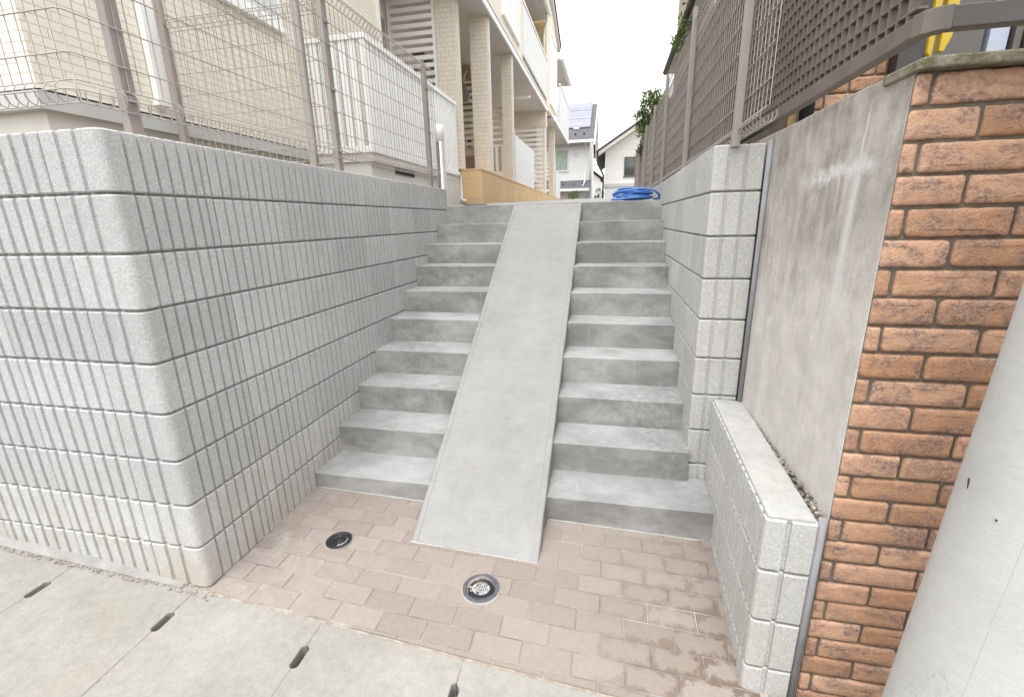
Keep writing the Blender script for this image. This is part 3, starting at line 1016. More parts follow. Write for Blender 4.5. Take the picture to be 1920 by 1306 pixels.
def gravel():
    mb = MB()
    ico = bmesh.new(); bmesh.ops.create_icosphere(ico, subdivisions=1, radius=1)
    iv = [v.co.copy() for v in ico.verts]; 
    ifc = [[v.index for v in f.verts] for f in ico.faces]
    for i in range(620):
        t = random.random()
        y = 2.33 - t * .92
        xa = .694 - .030 * t; xb = .681 + .020 * t
        x = random.uniform(min(xa, xb) - .012, max(xa, xb) + .006)
        z = .520 + random.uniform(-.02, .014)
        r = random.choice((.003, .004, .005, .006, .008))
        if random.random() < .03: r = .012
        sx, sy, sz = (r * random.uniform(.7, 1.3) for _ in range(3))
        rot = Matrix.Rotation(random.uniform(0, 6), 3, 'Z')
        mb.add([Vector((x, y, z)) + rot @ Vector((v.x * sx, v.y * sy, v.z * sz)) for v in iv], ifc)
    mb.add([(.66, 2.35, .512), (.72, 2.35, .512), (.72, 1.40, .512), (.64, 1.40, .512)], [(0, 1, 2, 3)])
    ico.free()
    tag(mb.build('gravel', M['pebble']), 'loose gravel in the gap behind the low wall cap', 'gravel', kind='stuff')
gravel()

# ------------------------------------------------------------------ staircase
RX0, RX1 = -0.916, -0.268
def staircase():
    t = thing('staircase', 'ten concrete steps split by a smooth concrete ramp down the middle', 'staircase', (-.6, Y0, 0))
    for side in (0, 1):
        for i in range(NS):
            z1 = Z0 + RI * i; z0 = z1 - RI
            y0 = Y0 + TR * i
            y1 = y0 + TR + .06 if i < NS - 1 else y0 + .30
            if side == 0:
                x0, x1 = XL - .006, RX0 + .01
            else:
                x0, x1 = RX1 - .01, XR + .005
            mb = MB()
            z0b = z0 - .02 if i else -.3
            if side == 1 and i == 0:
                mb.prism([(x0, y0), (.56, y0), (.56, y1 - .02), (x0, y1 - .02)], z0b, z1)
            else:
                mb.box(x0, x1, y0 + jit(.0015), y1, z0b, z1 + jit(.001))
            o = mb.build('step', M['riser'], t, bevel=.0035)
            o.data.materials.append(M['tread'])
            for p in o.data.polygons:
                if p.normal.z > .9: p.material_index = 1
    f = MB()
    def bead(pts, w_):
        f.tube([(x + jit(.001), y + jit(.0015), Gz(x, y) + .0005 + jit(.0006)) for x, y in pts], [w_ * random.uniform(.6, 1.3) for _ in pts], 6)
    bead([(XL + .02 + (RX0 - XL - .02) * k / 24, Y0 - .001) for k in range(25)], .0035)
    bead([(RX1 + .01 + (.505 - RX1 - .01) * k / 24, Y0 - .001) for k in range(25)], .0035)
    bead([(RX0 + .005 + (RX1 - RX0 - .01) * k / 24, 1.7415) for k in range(25)], .0032)
    f.build('lime_line', M['cap'], t)
    # ramp: wedge with a low kerb of its own thickness
    r = MB()
    yf, zf = 1.741, Gz(-.6, 1.743) - .004
    ny = 30
    sl = (ZLAND + .002 - zf) / (YTOP + .02 - yf)
    ring = []
    for i in range(ny + 1):
        y = yf + (YTOP + .02 - yf) * i / ny
        z = zf + sl * (y - yf)
        xa = RX0 + .012 + (-.924 - RX0 - .012) * i / ny; xb = RX1 - .006 + (.004) * i / ny
        b = max(.035 * 1.0, 0)
        def zz(x, dz):
            f0 = Gz(x, yf) + .001
            return (x, y, f0 + (ZLAND + .002 - f0) * i / ny + dz + noise.noise((x * 3, y * 2.5, 0)) * .002 * (dz > -.1))
        ja = noise.noise((y * 9, 1, 0)) * .0025; jb = noise.noise((y * 9, 5, 0)) * .0025
        row = [zz(xa + ja, -.24), zz(xa + ja, -.006), zz(xa + .005 + ja, 0), zz(xa + .028, 0), zz(xa + .032, -.004), zz(xb - .035, -.004), zz(xb - .031, 0), zz(xb - .005 + jb, 0), zz(xb + jb, -.006), zz(xb + jb, -.24)]
        ring.append(row)
    m = len(ring[0])
    # low front lip
    vs = [v for row in ring for v in row]
    fs = [(i * m + k, i * m + (k + 1) % m, (i + 1) * m + (k + 1) % m, (i + 1) * m + k) for i in range(ny) for k in range(m)]
    fs += [tuple(range(m))[::-1], tuple(ny * m + k for k in range(m))]
    r.add(vs, fs)
    r.build('ramp', M['ramp'], t)
staircase()

# ------------------------------------------------------------------ drain covers
def drains():
    c = (-1.248, 1.668); z = Gz(*c) + .002
    t = thing('drain_cover', 'small black round drain cover on the paving near the left wall', 'drain cover', (c[0], c[1], z))
    mb = MB(); mb.lathe((c[0], c[1], z), [(.062, -.02), (.062, .0035), (.060, .005), (.047, .005), (.045, .001), (.045, -.006)], 40)
    mb.build('rim', M['iron'], t)
    mb = MB(); mb.lathe((c[0], c[1], z), [(.0445, -.006), (.0445, .002), (.036, .003), (.034, .0005), (.020, .0005), (.018, .003), (.001, .004)], 36)
    for k in range(8):
        a = k * pi / 4
        mb.bar((c[0] + .01 * cos(a), c[1] + .01 * sin(a), z + .0035), (c[0] + .034 * cos(a), c[1] + .034 * sin(a), z + .0035), .004, .003)
    mb.build('grate', M['iron'], t)
    mb = MB()
    pts = [(c[0] + .040 * cos(R(a)), c[1] + .040 * sin(R(a)), z + .004) for a in range(-70, 31, 10)]
    mb.tube(pts, .003, 6); mb.build('worn_edge', M['chrome'], t)
    mb = MB(); mb.lathe((c[0], c[1], z), [(.068, -.01), (.066, .0008), (.062, .0012)], 30); mb.build('mortar_ring', M['sand'], t)

    c = (-.495, 1.550); z = Gz(*c) + .002
    t = thing('drain_cover', 'larger grey round drain cover stamped K in front of the ramp', 'drain cover', (c[0], c[1], z))
    mb = MB(); mb.lathe((c[0], c[1], z), [(.080, -.02), (.080, .004), (.077, .0065), (.064, .0065), (.061, .001), (.0605, -.012)], 48)
    mb.build('rim', M['drain'], t)
    mb = MB(); mb.lathe((c[0], c[1], z), [(.060, -.012), (.060, -.003), (.055, .0005), (.050, .0005), (.048, -.002), (.0005, -.002)], 40)
    for k in range(22):
        a = pi * (0.05 + k * .9 / 21); r_ = .053 + jit(.003)
        mb.bar((c[0] + .036 * cos(a), c[1] + .036 * sin(a), z), (c[0] + r_ * cos(a), c[1] + r_ * sin(a), z + .001), .005, .005)
    mb.build('grate', M['iron'], t)
    mb = MB()
    pl = []
    for k in range(0, 19):
        a = pi + pi * k / 18
        pl.append((c[0] + .040 * cos(a), c[1] + .040 * sin(a) + .004))
    pl += [(c[0] + .024, c[1] + .012), (c[0] + .004, c[1] + .030), (c[0] - .006, c[1] + .030), (c[0] - .022, c[1] + .010)]
    mb.prism(pl, z - .002, z + .0012)
    mb.build('cleaned_plate', M['chrome'], t)
    mb = MB()
    def seg(ax, ay, bx, by, w_=.0035):
        mb.bar((c[0] + ax, c[1] + ay, z + .0016), (c[0] + bx, c[1] + by, z + .0016), w_, .0016)
    kx, ky = -.006, -.028
    seg(kx - .006, ky - .008, kx - .006, ky + .008)
    seg(kx - .004, ky, kx + .007, ky + .008)
    seg(kx - .003, ky + .001, kx + .007, ky - .008)
    mb.build('letter', M['iron'], t)
    mb = MB()
    for ix in range(-4, 5):
        for iy in range(-2, 4):
            x = ix * .0085 + (iy % 2) * .004; y = iy * .0085 + .004
            if x * x + y * y < .034 ** 2 and not (abs(x - kx) < .012 and y < -.014) and abs(x) < .034 - max(0, y) * .8 and random.random() < .8:
                mb.bar((c[0] + x - .002, c[1] + y, z + .0018), (c[0] + x + .002, c[1] + y + jit(.001), z + .0018), .003, .0022)
    mb.build('studs', M['iron'], t)
    for s in (-1, 1):
        mb = MB()
        mb.lathe((c[0] + s * .0355, c[1] + .012, z + .0004), [(.0095, -.002), (.0095, .0016), (.0005, .0018)], 16)
        mb.build('lift_hole', M['offwhite'], t)
    mb = MB(); mb.lathe((c[0], c[1], z), [(.086, -.01), (.084, .0008), (.080, .0014)], 36); mb.build('mortar_ring', M['sand'], t)

    c = (-1.43, 4.93); z = zland(4.93) + .002
    mb = MB(); mb.lathe((c[0], c[1], z), [(.13, -.01), (.13, .004), (.125, .006), (.0005, .006)], 40)
    tag(mb.build('drain_cover', M['drain']), 'dark flat drain cover on the upper landing beside the left wall end', 'drain cover')
drains()

# ------------------------------------------------------------------ wire mesh fences
def curl(z, out, r, n=9):
    """offsets (o, dz) of a rolled edge below z, bulging towards out"""
    pts = []
    for i in range(n):
        a = R(90 - 300 * i / (n - 1))
        pts.append((out * (r * cos(a)) , z - r + r * sin(a)))
    return pts

def mesh_panel(mb, path, z0, z1, out, pitch=.05, hz=None, wr=.0019, hr=.0023, cr=.030, dz=lambda s: 0.0):
    """path: list of 2-D points; vertical wires along it, rolled top and bottom edges, horizontal wires"""
    P = [Vector(p) for p in path]
    seg = [(P[i + 1] - P[i]).length for i in range(len(P) - 1)]
    tot = sum(seg)
    def at(s):
        i = 0
        while i < len(seg) - 1 and s > seg[i]:
            s -= seg[i]; i += 1
        d = (P[i + 1] - P[i]).normalized()
        return P[i] + d * s, Vector((d.y, -d.x)) * out
    n = int(tot / pitch)
    prof = [(a, b) for a, b in curl(0, 1, cr)]
    for k in range(n + 1):
        s = k * pitch
        p, nn = at(s)
        zz = dz(s)
        pts = []
        for a, b in reversed(prof):      # top roll
            pts.append((p.x + nn.x * a, p.y + nn.y * a, z1 + zz + b))
        pts = [(p.x + nn.x * a, p.y + nn.y * a, z1 + zz - 2 * cr - b) for a, b in prof][::-1]
        pts = [(x, y, z) for x, y, z in pts]
        low = [(p.x + nn.x * a, p.y + nn.y * a, z0 + zz + 2 * cr + b) for a, b in prof]
        mb.tube(pts + low, wr, 5, caps=False)
    hzs = list(hz) if hz else []
    ex = []
    for z in hzs: ex.append((0, z))
    for e, zc in ((0, z0 + cr), (1, z1 - cr)):
        ex += [(0.0, zc + cr if e == 0 else zc - cr), (cr, zc), (.0, zc - cr if e == 0 else zc + cr)]
    for o, z in ex:
        pts = []
        N = max(2, int(tot / .5))
        ss = sorted(set([tot * i / N for i in range(N + 1)] + [sum(seg[:i]) for i in range(1, len(seg))]))
        for s in ss:
            p, nn = at(s - 1e-6 if s == tot else s)
            off = o + (.003 if o == 0 else 0)
            pts.append((p.x + nn.x * off, p.y + nn.y * off, z + dz(s)))
        mb.tube(pts, hr, 5, caps=False)

def post(par, x, y, z0, z1, wx=.034, wy=.05, mat='taupe'):
    mb = MB()
    mb.box(x - wx / 2, x + wx / 2, y - wy / 2, y + wy / 2, z0, z1)
    mb.box(x - wx / 2 - .001, x + wx / 2 + .001, y - wy / 2 - .001, y + wy / 2 + .001, z1, z1 + .006)
    mb.build('post', M[mat], par, bevel=.003)

HZ = [2.00, 2.12, 2.24, 2.36, 2.48, 2.60]
def left_fence():
    t = thing('wire_fence', 'taupe wire mesh fence standing on the tall left block wall', 'wire fence', (XL - .07, 1.4, ZT))
    mb = MB()
    path = [(-5.5, 1.325), (-1.722, 1.325), (-1.712, 1.335), (-1.640, 4.42)]
    fxa = lambda y: -1.712 + (y - 1.335) * .072 / 3.085
    mesh_panel(mb, path, 1.853, 2.775, 1, hz=HZ, cr=.034, wr=.0019, hr=.0024, pitch=.0435)
    mb.build('mesh_panel', M['wire'], t)
    for y in (1.505, 2.80, 4.27):
        post(t, fxa(y) - .022, y, ZT - .02, 2.79)
    for x in (-3.2, -5.0):
        post(t, x, 1.36, ZT - .02, 2.79, .05, .034)
    # a few clamps on the posts
    for y in (1.505, 2.80, 4.27):
        fx = fxa(y)
        for z in (1.90, 2.24, 2.60):
            mb = MB()
            mb.box(fx - .006, fx + .009, y - .012, y + .012, z - .008, z + .008)
            mb.build('clamp', M['taupe'], t)
    t = thing('wire_fence', 'short taupe wire mesh panel closing the gap between left wall and beige building', 'wire fence', (-2.3, 2.8, 1.7))
    mb = MB()
    mesh_panel(mb, [(-2.80, 2.815), (-1.72, 2.815)], 1.80, 2.72, 1, hz=[1.93, 2.05, 2.16, 2.285, 2.41, 2.53, 2.65], cr=.024)
    mb.build('mesh_panel', M['wire'], t)
    post(t, -2.825, 2.80, 1.58, 2.86, .045, .034)
    post(t, -1.87, 2.80, 1.58, 2.80, .045, .034)
left_fence()

def right_fence():
    t = thing('wire_fence', 'taupe wire mesh fence with tall posts on the right block wall', 'wire fence', (.53, 2.3, 1.76))
    mb = MB()
    sl = .024
    mesh_panel(mb, [(.565, 2.03), (.565, 12.0)], 1.785, 2.80, -1, hz=[1.94, 2.06, 2.18, 2.30, 2.42, 2.54, 2.66], dz=lambda s: sl * max(0, s - 1.0) * .55, pitch=.05, wr=.0019, hr=.0028)
    mb.build('mesh_panel', M['wire'], t)
    for y in (2.355, 3.885, 5.55, 7.0, 8.55, 10.1, 11.7):
        zz = sl * .55 * max(0, y - 3)
        post(t, .532, y, 1.745 + max(0, y - 4.8) * .026, 2.84 + zz, .03, .046)
right_fence()

def lattice_fence():
    t = thing('lattice_fence', 'dark brown lattice screen fence above the weathered concrete wall', 'lattice fence', (.76, 1.6, 1.8))
    x = .772
    z0, z1 = 1.930, 3.02
    sl = lambda y: .012 * max(0, y - 3)
    L = 16.0
    g = MB()
    y = 1.60; k = 0
    while y < L:
        g.box(x - .014, x + .014, y - .003, y + .003, z0, z1)
        y += .0495; k += 1
    z = z0 + .03
    while z < z1 - .02:
        g.box(x - .0125, x + .0125, 1.56, L, z - .003, z + .003)
        z += .0495
    g.build('grid', M['lattice'], t)
    r = MB()
    r.hexa([(x - .02, 1.55, 1.888), (x + .02, 1.55, 1.888), (x + .02, L, 1.870), (x - .02, L, 1.870)], [(x - .02, 1.55, 1.936), (x + .02, 1.55, 1.936), (x + .02, L, 1.930), (x - .02, L, 1.930)])
    r.build('bottom_rail', M['rail'], t, bevel=.003)
    r = MB(); r.box(x - .02, x + .02, 1.55, L, z1 - .002, z1 + .045); r.build('top_rail', M['rail'], t, bevel=.003)
    c = MB()
    a = [(x - .0215, 1.553), (x - .013, 1.522), (x + .008, 1.501), (x + .038, 1.493), (x + .038, 1.535), (x + .022, 1.540), (x + .0215, 1.553)]
    c.prism(a, 1.886, 1.940)
    c.build('corner_joint', M['rail'], t, bevel=.002)
    f = MB(); f.box(x + .039, 3.2, 1.495, 1.533, 1.888, 1.938); f.build('front_rail', M['garage'], t, bevel=.003)
    f = MB(); f.box(x + .039, 3.2, 1.495, 1.533, z1, z1 + .045); f.build('front_top_rail', M['garage'], t, bevel=.003)
    for y in (1.545, 3.6, 5.6, 7.6, 9.6, 11.6, 13.6, 15.6):
        if y < 2: continue
        post(t, x + .045, y, 1.70, z1 + .06, .045, .045, 'rail')
    post(t, 2.0, 1.545, 1.78, z1 + .06, .045, .045, 'rail')
lattice_fence()

# ------------------------------------------------------------------ bollard lamp, hose, pole
def bollard():
    c = (-1.699, 4.68)
    t = thing('bollard_lamp', 'slim steel bollard lamp with a white head at the end of the left wall', 'bollard lamp', (c[0], c[1], 1.60))
    mb = MB(); mb.lathe((c[0], c[1], 1.60), [(.0005, 0), (.058, 0), (.058, .012), (.044, .014), (.044, .625), (.0005, .625)], 32); mb.build('pole', M['steel'], t)
    mb = MB(); mb.lathe((c[0], c[1], 2.225), [(.0005, .0), (.042, .0), (.042, .150), (.038, .156), (.0005, .157)], 32); mb.build('lamp_head', M['lampwhite'], t)
bollard()

def hose():
    mb = MB()
    c = Vector((.200, 4.735)); z0 = zland(4.7) + .013
    pts = []
    turns = 7; N = 44
    for i in range(turns * N + 1):
        a = 2 * pi * i / N
        k = i / N
        r = .185 - .022 * ((k * 1.7) % 3) + .012 * sin(k * 2.1) + .010 * sin(2 * a + k * 1.3)
        z = z0 + .0118 * k + .008 * (1 + sin(a + k * 2)) 
        pts.append((c.x + .012 * sin(k * 1.9) + r * cos(a - 1.9), c.y + .006 * cos(k * 2.7) + r * .82 * sin(a - 1.9), z))
    # loose inner end and tail that falls to the right
    lx, ly, lz = pts[-1]
    first = pts[0]
    lead = [(first[0] - .14 + .0, first[1] - .01, z0), (first[0] - .07, first[1] - .012, z0)]
    tail = [(c.x + .10, c.y - .155, z0 + .085), (c.x + .19, c.y - .12, z0 + .07), (c.x + .235, c.y - .085, z0 + .035), (c.x + .238, c.y - .05, z0 + .004), (c.x + .20, c.y - .0, z0)]
    mb.tube(lead + pts + tail, .0105, 10)
    tag(mb.build('garden_hose', M['hose']), 'blue garden hose coiled on the landing above the right steps', 'garden hose')
hose()

def pole():
    az = R(41.65); D = 1.42
    b = Vector((D * sin(az), D * cos(az), -.25))
    lean = Vector((cos(az), -sin(az), 0)) * .034
    top = b + Vector((0, 0, 9.0)) + lean * 9.0
    mb = MB()
    N = 60
    pts = [b + (top - b) * (i / N) for i in range(N + 1)]
    mb.tube(pts, [.190 - .0062 * 9 * i / N for i in range(N + 1)], 64)
    o = mb.build('utility_pole', M['pole'])
    tag(o, 'thick pale concrete utility pole close up in front of the brick wall', 'utility pole')
    # dark scratch and a rust spot on the face of the pole
    for name, (dx, dy, dz), size in (('scratch', (.5465, .7368, -.3981), ((.0, .012), (.004, -.011))), ('rust_spot', (.5662, .7002, -.4349), ((0, .0025), (.001, -.0025)))):
        d_ = Vector((dx, dy, dz)); o_ = Vector((0, 0, 1.45))
        tt = .8
        while tt < 2.5:
            p_ = o_ + d_ * tt
            ax = b + (top - b) * ((p_.z - b.z) / 9.0)
            rad_ = .190 - .0062 * (p_.z - b.z)
            if (Vector((p_.x, p_.y)) - Vector((ax.x, ax.y))).length <= rad_ + .0005: break
            tt += .0005
        nn = Vector((p_.x - ax.x, p_.y - ax.y, 0)).normalized(); ss = Vector((-nn.y, nn.x, 0))
        m_ = MB()
        m_.tube([p_ + ss * a_ + Vector((0, 0, z_)) + nn * .0006 for a_, z_ in size], [.0022, .0007], 6)
        m_.build(name, M['black'], o)
    s = MB()
    sa = R(41.65 + 180 + 16)
    rr = []
    for i in range(N + 1):
        p = b + (top - b) * (i / N); r = .190 - .0062 * 9 * i / N
        rr.append((p.x + sin(sa) * (r - .0005), p.y + cos(sa) * (r - .0005), p.z))
    s.tube(rr, .0009, 5)
    s.build('mould_seam', M['grey_flash'], o)
pole()

# ------------------------------------------------------------------ the apartment building on the left
def slats(name, par, mat, x0, x1, y0, y1, z0, z1, n, horiz=True, frac=.5, axis='x'):
    mb = MB()
    for i in range(n):
        if horiz:
            p = (z1 - z0) / n; z = z0 + p * i
            mb.box(x0, x1, y0, y1, z, z + p * frac)
        elif axis == 'x':
            p = (x1 - x0) / n; x = x0 + p * i
            mb.box(x, x + p * frac, y0, y1, z0, z1)
        else:
            p = (y1 - y0) / n; y = y0 + p * i
            mb.box(x0, x1, y, y + p * frac, z0, z1)
    return mb.build(name, mat, par)

def window(par, x, y0, y1, z0, z1, axis='x', glass='frost', fr=.05, panes=2, out=1, frame='white'):
    f = MB(); g = MB()
    d = .03 * out
    def bx(m, a0, a1, c0, c1, dd0, dd1):
        if axis == 'x': m.box(min(x + dd0, x + dd1), max(x + dd0, x + dd1), a0, a1, c0, c1)
        else: m.box(a0, a1, min(x + dd0, x + dd1), max(x + dd0, x + dd1), c0, c1)
    bx(f, y0, y1, z0, z0 + fr, 0, d); bx(f, y0, y1, z1 - fr, z1, 0, d)
    for k in range(panes + 1):
        c = y0 + (y1 - y0 - fr) * k / panes
        bx(f, c, c + fr, z0 + fr, z1 - fr, 0, d)
    w_ = f.build('window', M[frame], par)
    bx(g, y0 + fr * .5, y1 - fr * .5, z0 + fr * .5, z1 - fr * .5, 0, d * .4)
    g.build('pane', M[glass], w_)
    s = MB(); bx(s, y0 - .03, y1 + .03, z0 - .045, z0, 0, d * 1.8); s.build('sill', M[frame], w_)
    return w_

def apartment():
    t = thing('apartment_building', 'two storey beige tiled apartment building with columned porch left of the path', 'apartment building', (-3, 8, 1.6))
    XW = -3.0; ZF = 2.165; ZB = 2.245; ZS = 4.62; XP = -2.0; XD = -3.35
    # near ground floor block
    b = MB()
    b.box(-9, XW, 2.12, 6.25, ZF + .02, 7.2)
    b.box(-9, XD, 6.25, 20.5, ZF, 7.2)
    b.build('wall', M['siding'], t)
    b = MB(); b.box(-9, XW - .03, 2.15, 6.25, 1.2, ZF - .085); b.build('foundation', M['render'], t)
    b = MB(); b.box(-9, XW + .028, 2.092, 6.27, ZF - .085, ZF + .002); b.build('flashing', M['grey_flash'], t)
    b = MB(); b.box(-9, XW - .01, 2.13, 6.24, ZF + .002, ZF + .02); b.build('shadow_gap', M['black'], t)
    # corner boards
    b = MB(); b.box(XW - .005, XW + .02, 6.20, 6.27, ZF + .02, 4.6); b.build('corner_board', M['white'], t)
    # upper storey flush with the porch front
    u = MB()
    u.box(-9, XP, 6.6, 11.05, ZS + .10, 7.2)
    u.box(-3.3, XP, 15.0, 17.75, ZS + .10, 7.6)
    u.box(-9, -3.3, 11.05, 20.5, ZS + .1, 7.19)
    u.build('upper_wall', M['siding2'], t)
    u = MB(); u.box(-3.3, XP - .02, 14.96, 15.0, 4.95, 7.0); u.build('loggia_end', M['siding3'], t)
    # porch ceiling and fascia
    p = MB(); p.box(-9, XP, 6.58, 15.0, ZS, ZS + .10); p.build('porch_ceiling', M['soffit'], t)
    p = MB(); p.box(XP + .001, XP + .03, 6.55, 15.05, ZS - .02, ZS + .13); p.build('fascia', M['white'], t)
    p = MB(); p.box(XP + .03, XP + .045, 6.55, 15.05, ZS + .085, ZS + .13); p.build('fascia_drip', M['offwhite'], t)
    p = MB(); p.box(XD, -1.92, 16.3, 21.4, ZS - .02, ZS + .06); p.build('porch_ceiling', M['soffit'], t)
    p = MB(); p.box(-1.919, -1.89, 16.28, 21.4, ZS - .04, ZS + .11); p.box(XP + .05, -1.92, 16.26, 16.3, ZS - .04, ZS + .11); p.build('fascia', M['white'], t)
    # cross beam under the first porch ceiling end, lower second ceiling
    p = MB(); p.box(XD, XP - .03, 14.96, 15.3, 4.20, ZS); p.build('porch_beam', M['siding2'], t)
    p = MB(); p.box(XD, XP - .05, 12.2, 12.3, 4.35, 4.40); p.build('porch_beam', M['white'], t)
    # balcony panels of the upper floor
    p = MB()
    p.box(XP - .03, XP + .005, 11.06, 14.95, 4.93, 5.93)
    for k in range(21):
        p.box(XP + .005, XP + .012, 11.1 + k * .185, 11.1 + k * .185 + .165, 4.95, 5.92)
    p.build('balcony_panel', M['panel'], t)
    p = MB(); p.box(XP - .05, XP + .03, 11.06, 14.97, 5.93, 5.97); p.build('balcony_rail', M['white'], t)
    p = MB()
    p.box(-1.94, -1.905, 17.78, 21.4, 4.75, 6.0)
    for k in range(19):
        p.box(-1.905, -1.898, 17.8 + k * .19, 17.8 + k * .19 + .17, 4.78, 5.98)
    p.build('balcony_panel', M['panel'], t)
    p = MB(); p.box(-1.96, -1.88, 17.76, 21.42, 6.0, 6.04); p.build('balcony_rail', M['white'], t)
    # upper windows
    window(t, XP, 9.05, 10.55, 4.98, 7.0, panes=2, glass='frost', fr=.10)
    window(t, XP, 15.75, 17.35, 5.0, 7.05, panes=2, glass='frost', fr=.10)
    window(t, XP, 7.4, 8.5, 5.4, 6.8, panes=2, glass='frost', fr=.08)
    # roofs
    r = MB(); r.box(-9, -1.96, 10.9, 14.9, 6.95, 7.05); r.box(-9, -1.96, 1.7, 10.9, 7.3, 7.4); r.build('eave', M['soffit'], t)
    r = MB()
    r.tube([(-1.90, 11.0, 7.03), (-1.90, 14.75, 7.03)], .075, 12)
    r.build('gutter', M['white'], t)
    r = MB(); r.tube([(-1.92, 14.55, 6.97), (-1.93, 14.6, 6.84), (-2.04, 14.85, 6.72), (-2.07, 14.90, 6.5), (-2.07, 14.90, 6.0)], .035, 10); r.build('downpipe', M['white'], t)
    r = MB()
    r.xprism([(14.6, 8.35), (18.15, 7.22), (18.15, 7.32), (14.6, 8.47)], -3.4, -1.90)
    r.build('roof', M['darkroof'], t)
    r = MB(); r.xprism([(14.6, 8.22), (18.12, 7.10), (18.12, 7.215), (14.6, 8.345)], -3.4, -1.93); r.build('verge_board', M['offwhite'], t)
    r = MB(); r.box(-9, -1.96, 18.4, 21.8, 6.95, 7.02); r.build('eave', M['offwhite'], t)
    r = MB(); r.tube([(-1.92, 18.3, 7.0), (-1.92, 21.8, 7.0)], .08, 12); r.build('gutter', M['white'], t)
    # columns
    for (x0, x1, y0, y1, zt) in ((-2.585, -2.288, 7.2, 7.38, ZS), (-2.335, -2.05, 8.12, 8.27, ZS), (-2.235, -2.03, 9.92, 10.06, ZS), (-2.32, -2.06, 14.98, 15.28, 4.20), (-2.26, -2.08, 17.5, 17.7, 4.60)):
        c = MB(); c.box(x0, x1, y0, y1, ZB, zt); cc = c.build('column', M['siding2'], t)
        c = MB(); c.box(x1 + .0005, x1 + .012, y0 + .06, y1 - .001, ZB + .01, zt - .01); c.build('column_trim', M['siding2'] if x1 < -2.2 else M['offwhite'], cc)
    # tiled porch base
    p = MB(); p.box(-2.305, -1.985, 7.25, 20.0, 1.3, ZB - .02); p.box(-9, -2.305, 7.253, 20, 1.3, ZB - .022); p.build('porch_base', M['tile'], t)
    p = MB(); p.box(-9, -1.975, 7.24, 20.0, ZB - .02, ZB); p.build('porch_edge', M['tile'], t)
    # white drain at the corner of the base
    p = MB(); p.tube([(-2.30, 6.98, 2.16), (-2.30, 7.12, 2.16), (-2.30, 7.17, 2.12), (-2.30, 7.17, 1.80), (-2.27, 7.17, 1.775), (-2.22, 7.17, 1.77)], .022, 8); p.build('drain_pipe', M['white'], t)
    p = MB(); p.box(-9, -2.315, 6.25, 7.25, 1.2, 2.12); p.build('foundation', M['render'], t)
    # downlights
    for (x, y) in ((-2.55, 7.95), (-2.6, 9.1), (-2.6, 12.0)):
        c = MB(); c.lathe((x, y, ZS), [(.075, .0), (.075, -.012), (.055, -.014), (.05, -.004), (.0005, -.004)], 20); c.build('downlight', M['offwhite'], t)
    # ground floor terrace box with white bars
    XB = -2.3; y0, y1 = 4.42, 7.05; zb, zt = 2.15, 3.10
    f = MB(); f.box(XW, XB - .01, y0 + .02, y1, zb - .10, zb - .02); f.build('terrace_floor', M['render'], t)
    f = MB(); f.box(XB - .05, XB + .02, y0 - .02, y1 + .03, zt, zt + .045); f.box(XW, XB - .05, y0 - .02, y0 + .04, zt, zt + .045)
    f.box(XB - .03, XB + .012, y0 - .01, y1 + .02, zb - .02, zb + .04); f.box(XW, XB - .03, y0 - .01, y0 + .03, zb - .02, zb + .04)
    f.build('terrace_rail', M['white'], t)
    for yy in (y0 - .005, y1 - .04):
        f = MB(); f.box(XB - .035, XB + .008, yy, yy + .04, zb, zt); f.build('terrace_post', M['white'], t)
    slats('terrace_bars', t, M['white'], XB - .018, XB, y0 + .05, y1 - .05, zb + .03, zt, 26, False, .55, 'y')
    slats('terrace_bars', t, M['white'], XW + .04, XB - .06, y0, y0 + .018, zb + .03, zt, 6, False, .72, 'x')
    # scalloped edging between the side bars
    for k in range(5):
        sc = MB()
        x = XW + .04 + (k + .86) * (.6 / 6)
        for j in range(34):
            z = zb + .06 + j * .027
            sc.box(x - .011 + (j % 2) * .006, x + .006 + (j % 2) * .006, y0 + .004, y0 + .012, z, z + .019)
        sc.build('scalloped_edging', M['grey_flash'], t)
    # outdoor unit feet below the terrace
    f = MB(); f.box(XW - .01, -2.36, y0 + .05, y1, 1.2, zb - .101); f.build('foundation', M['render'], t)
    f = MB(); f.box(-2.359, -2.345, 5.0, 5.5, 1.985, 2.045); f.build('floor_vent', M['black'], t)
    # wall pipes
    f = MB(); f.box(XW + .001, XW + .055, 2.785, 2.87, 2.24, 5.6); f.build('pipe_cover', M['white'], t)
    f = MB(); f.tube([(XW + .06, 4.80, 3.12), (XW + .06, 4.80, 6.5)], .04, 10); f.build('downpipe', M['white'], t)
    window(t, XW, 3.10, 4.22, 3.17, 4.3, panes=2, glass='frost', fr=.05)
    # white louvre screen behind the first column
    f = MB(); f.box(-2.635, -2.59, 7.20, 7.26, ZB, 4.60); f.box(-3.33, -3.29, 7.20, 7.26, ZB, 4.60); f.build('screen_post', M['white'], t)
    slats('louvre_screen', t, M['white'], -3.30, -2.63, 7.21, 7.25, 3.05, 4.62, 15, True, .52)
    f = MB(); f.box(XD, XD + .03, 6.3, 7.1, ZB, 4.3); f.build('door', M['board'], t)
    f = MB()
    for k in range(9):
        f.box(XD + .05, XD + .3, 7.9, 7.93, 2.5 + k * .19, 2.5 + k * .19 + .13)
    f.build('shutter_slats', M['garage'], t)
    # doors along the back of the porch, number boards with a wavy metal edge, letter boxes
    for y in (8.6, 11.2, 16.9):
        f = MB(); f.box(XD + .001, XD + .05, y, y + .85, ZB, 4.30); d = f.build('door', M['door'], t)
        f = MB(); f.bar((XD + .09, y + .12, 3.0), (XD + .09, y + .12, 3.5), .025); f.build('handle', M['steel'], d)
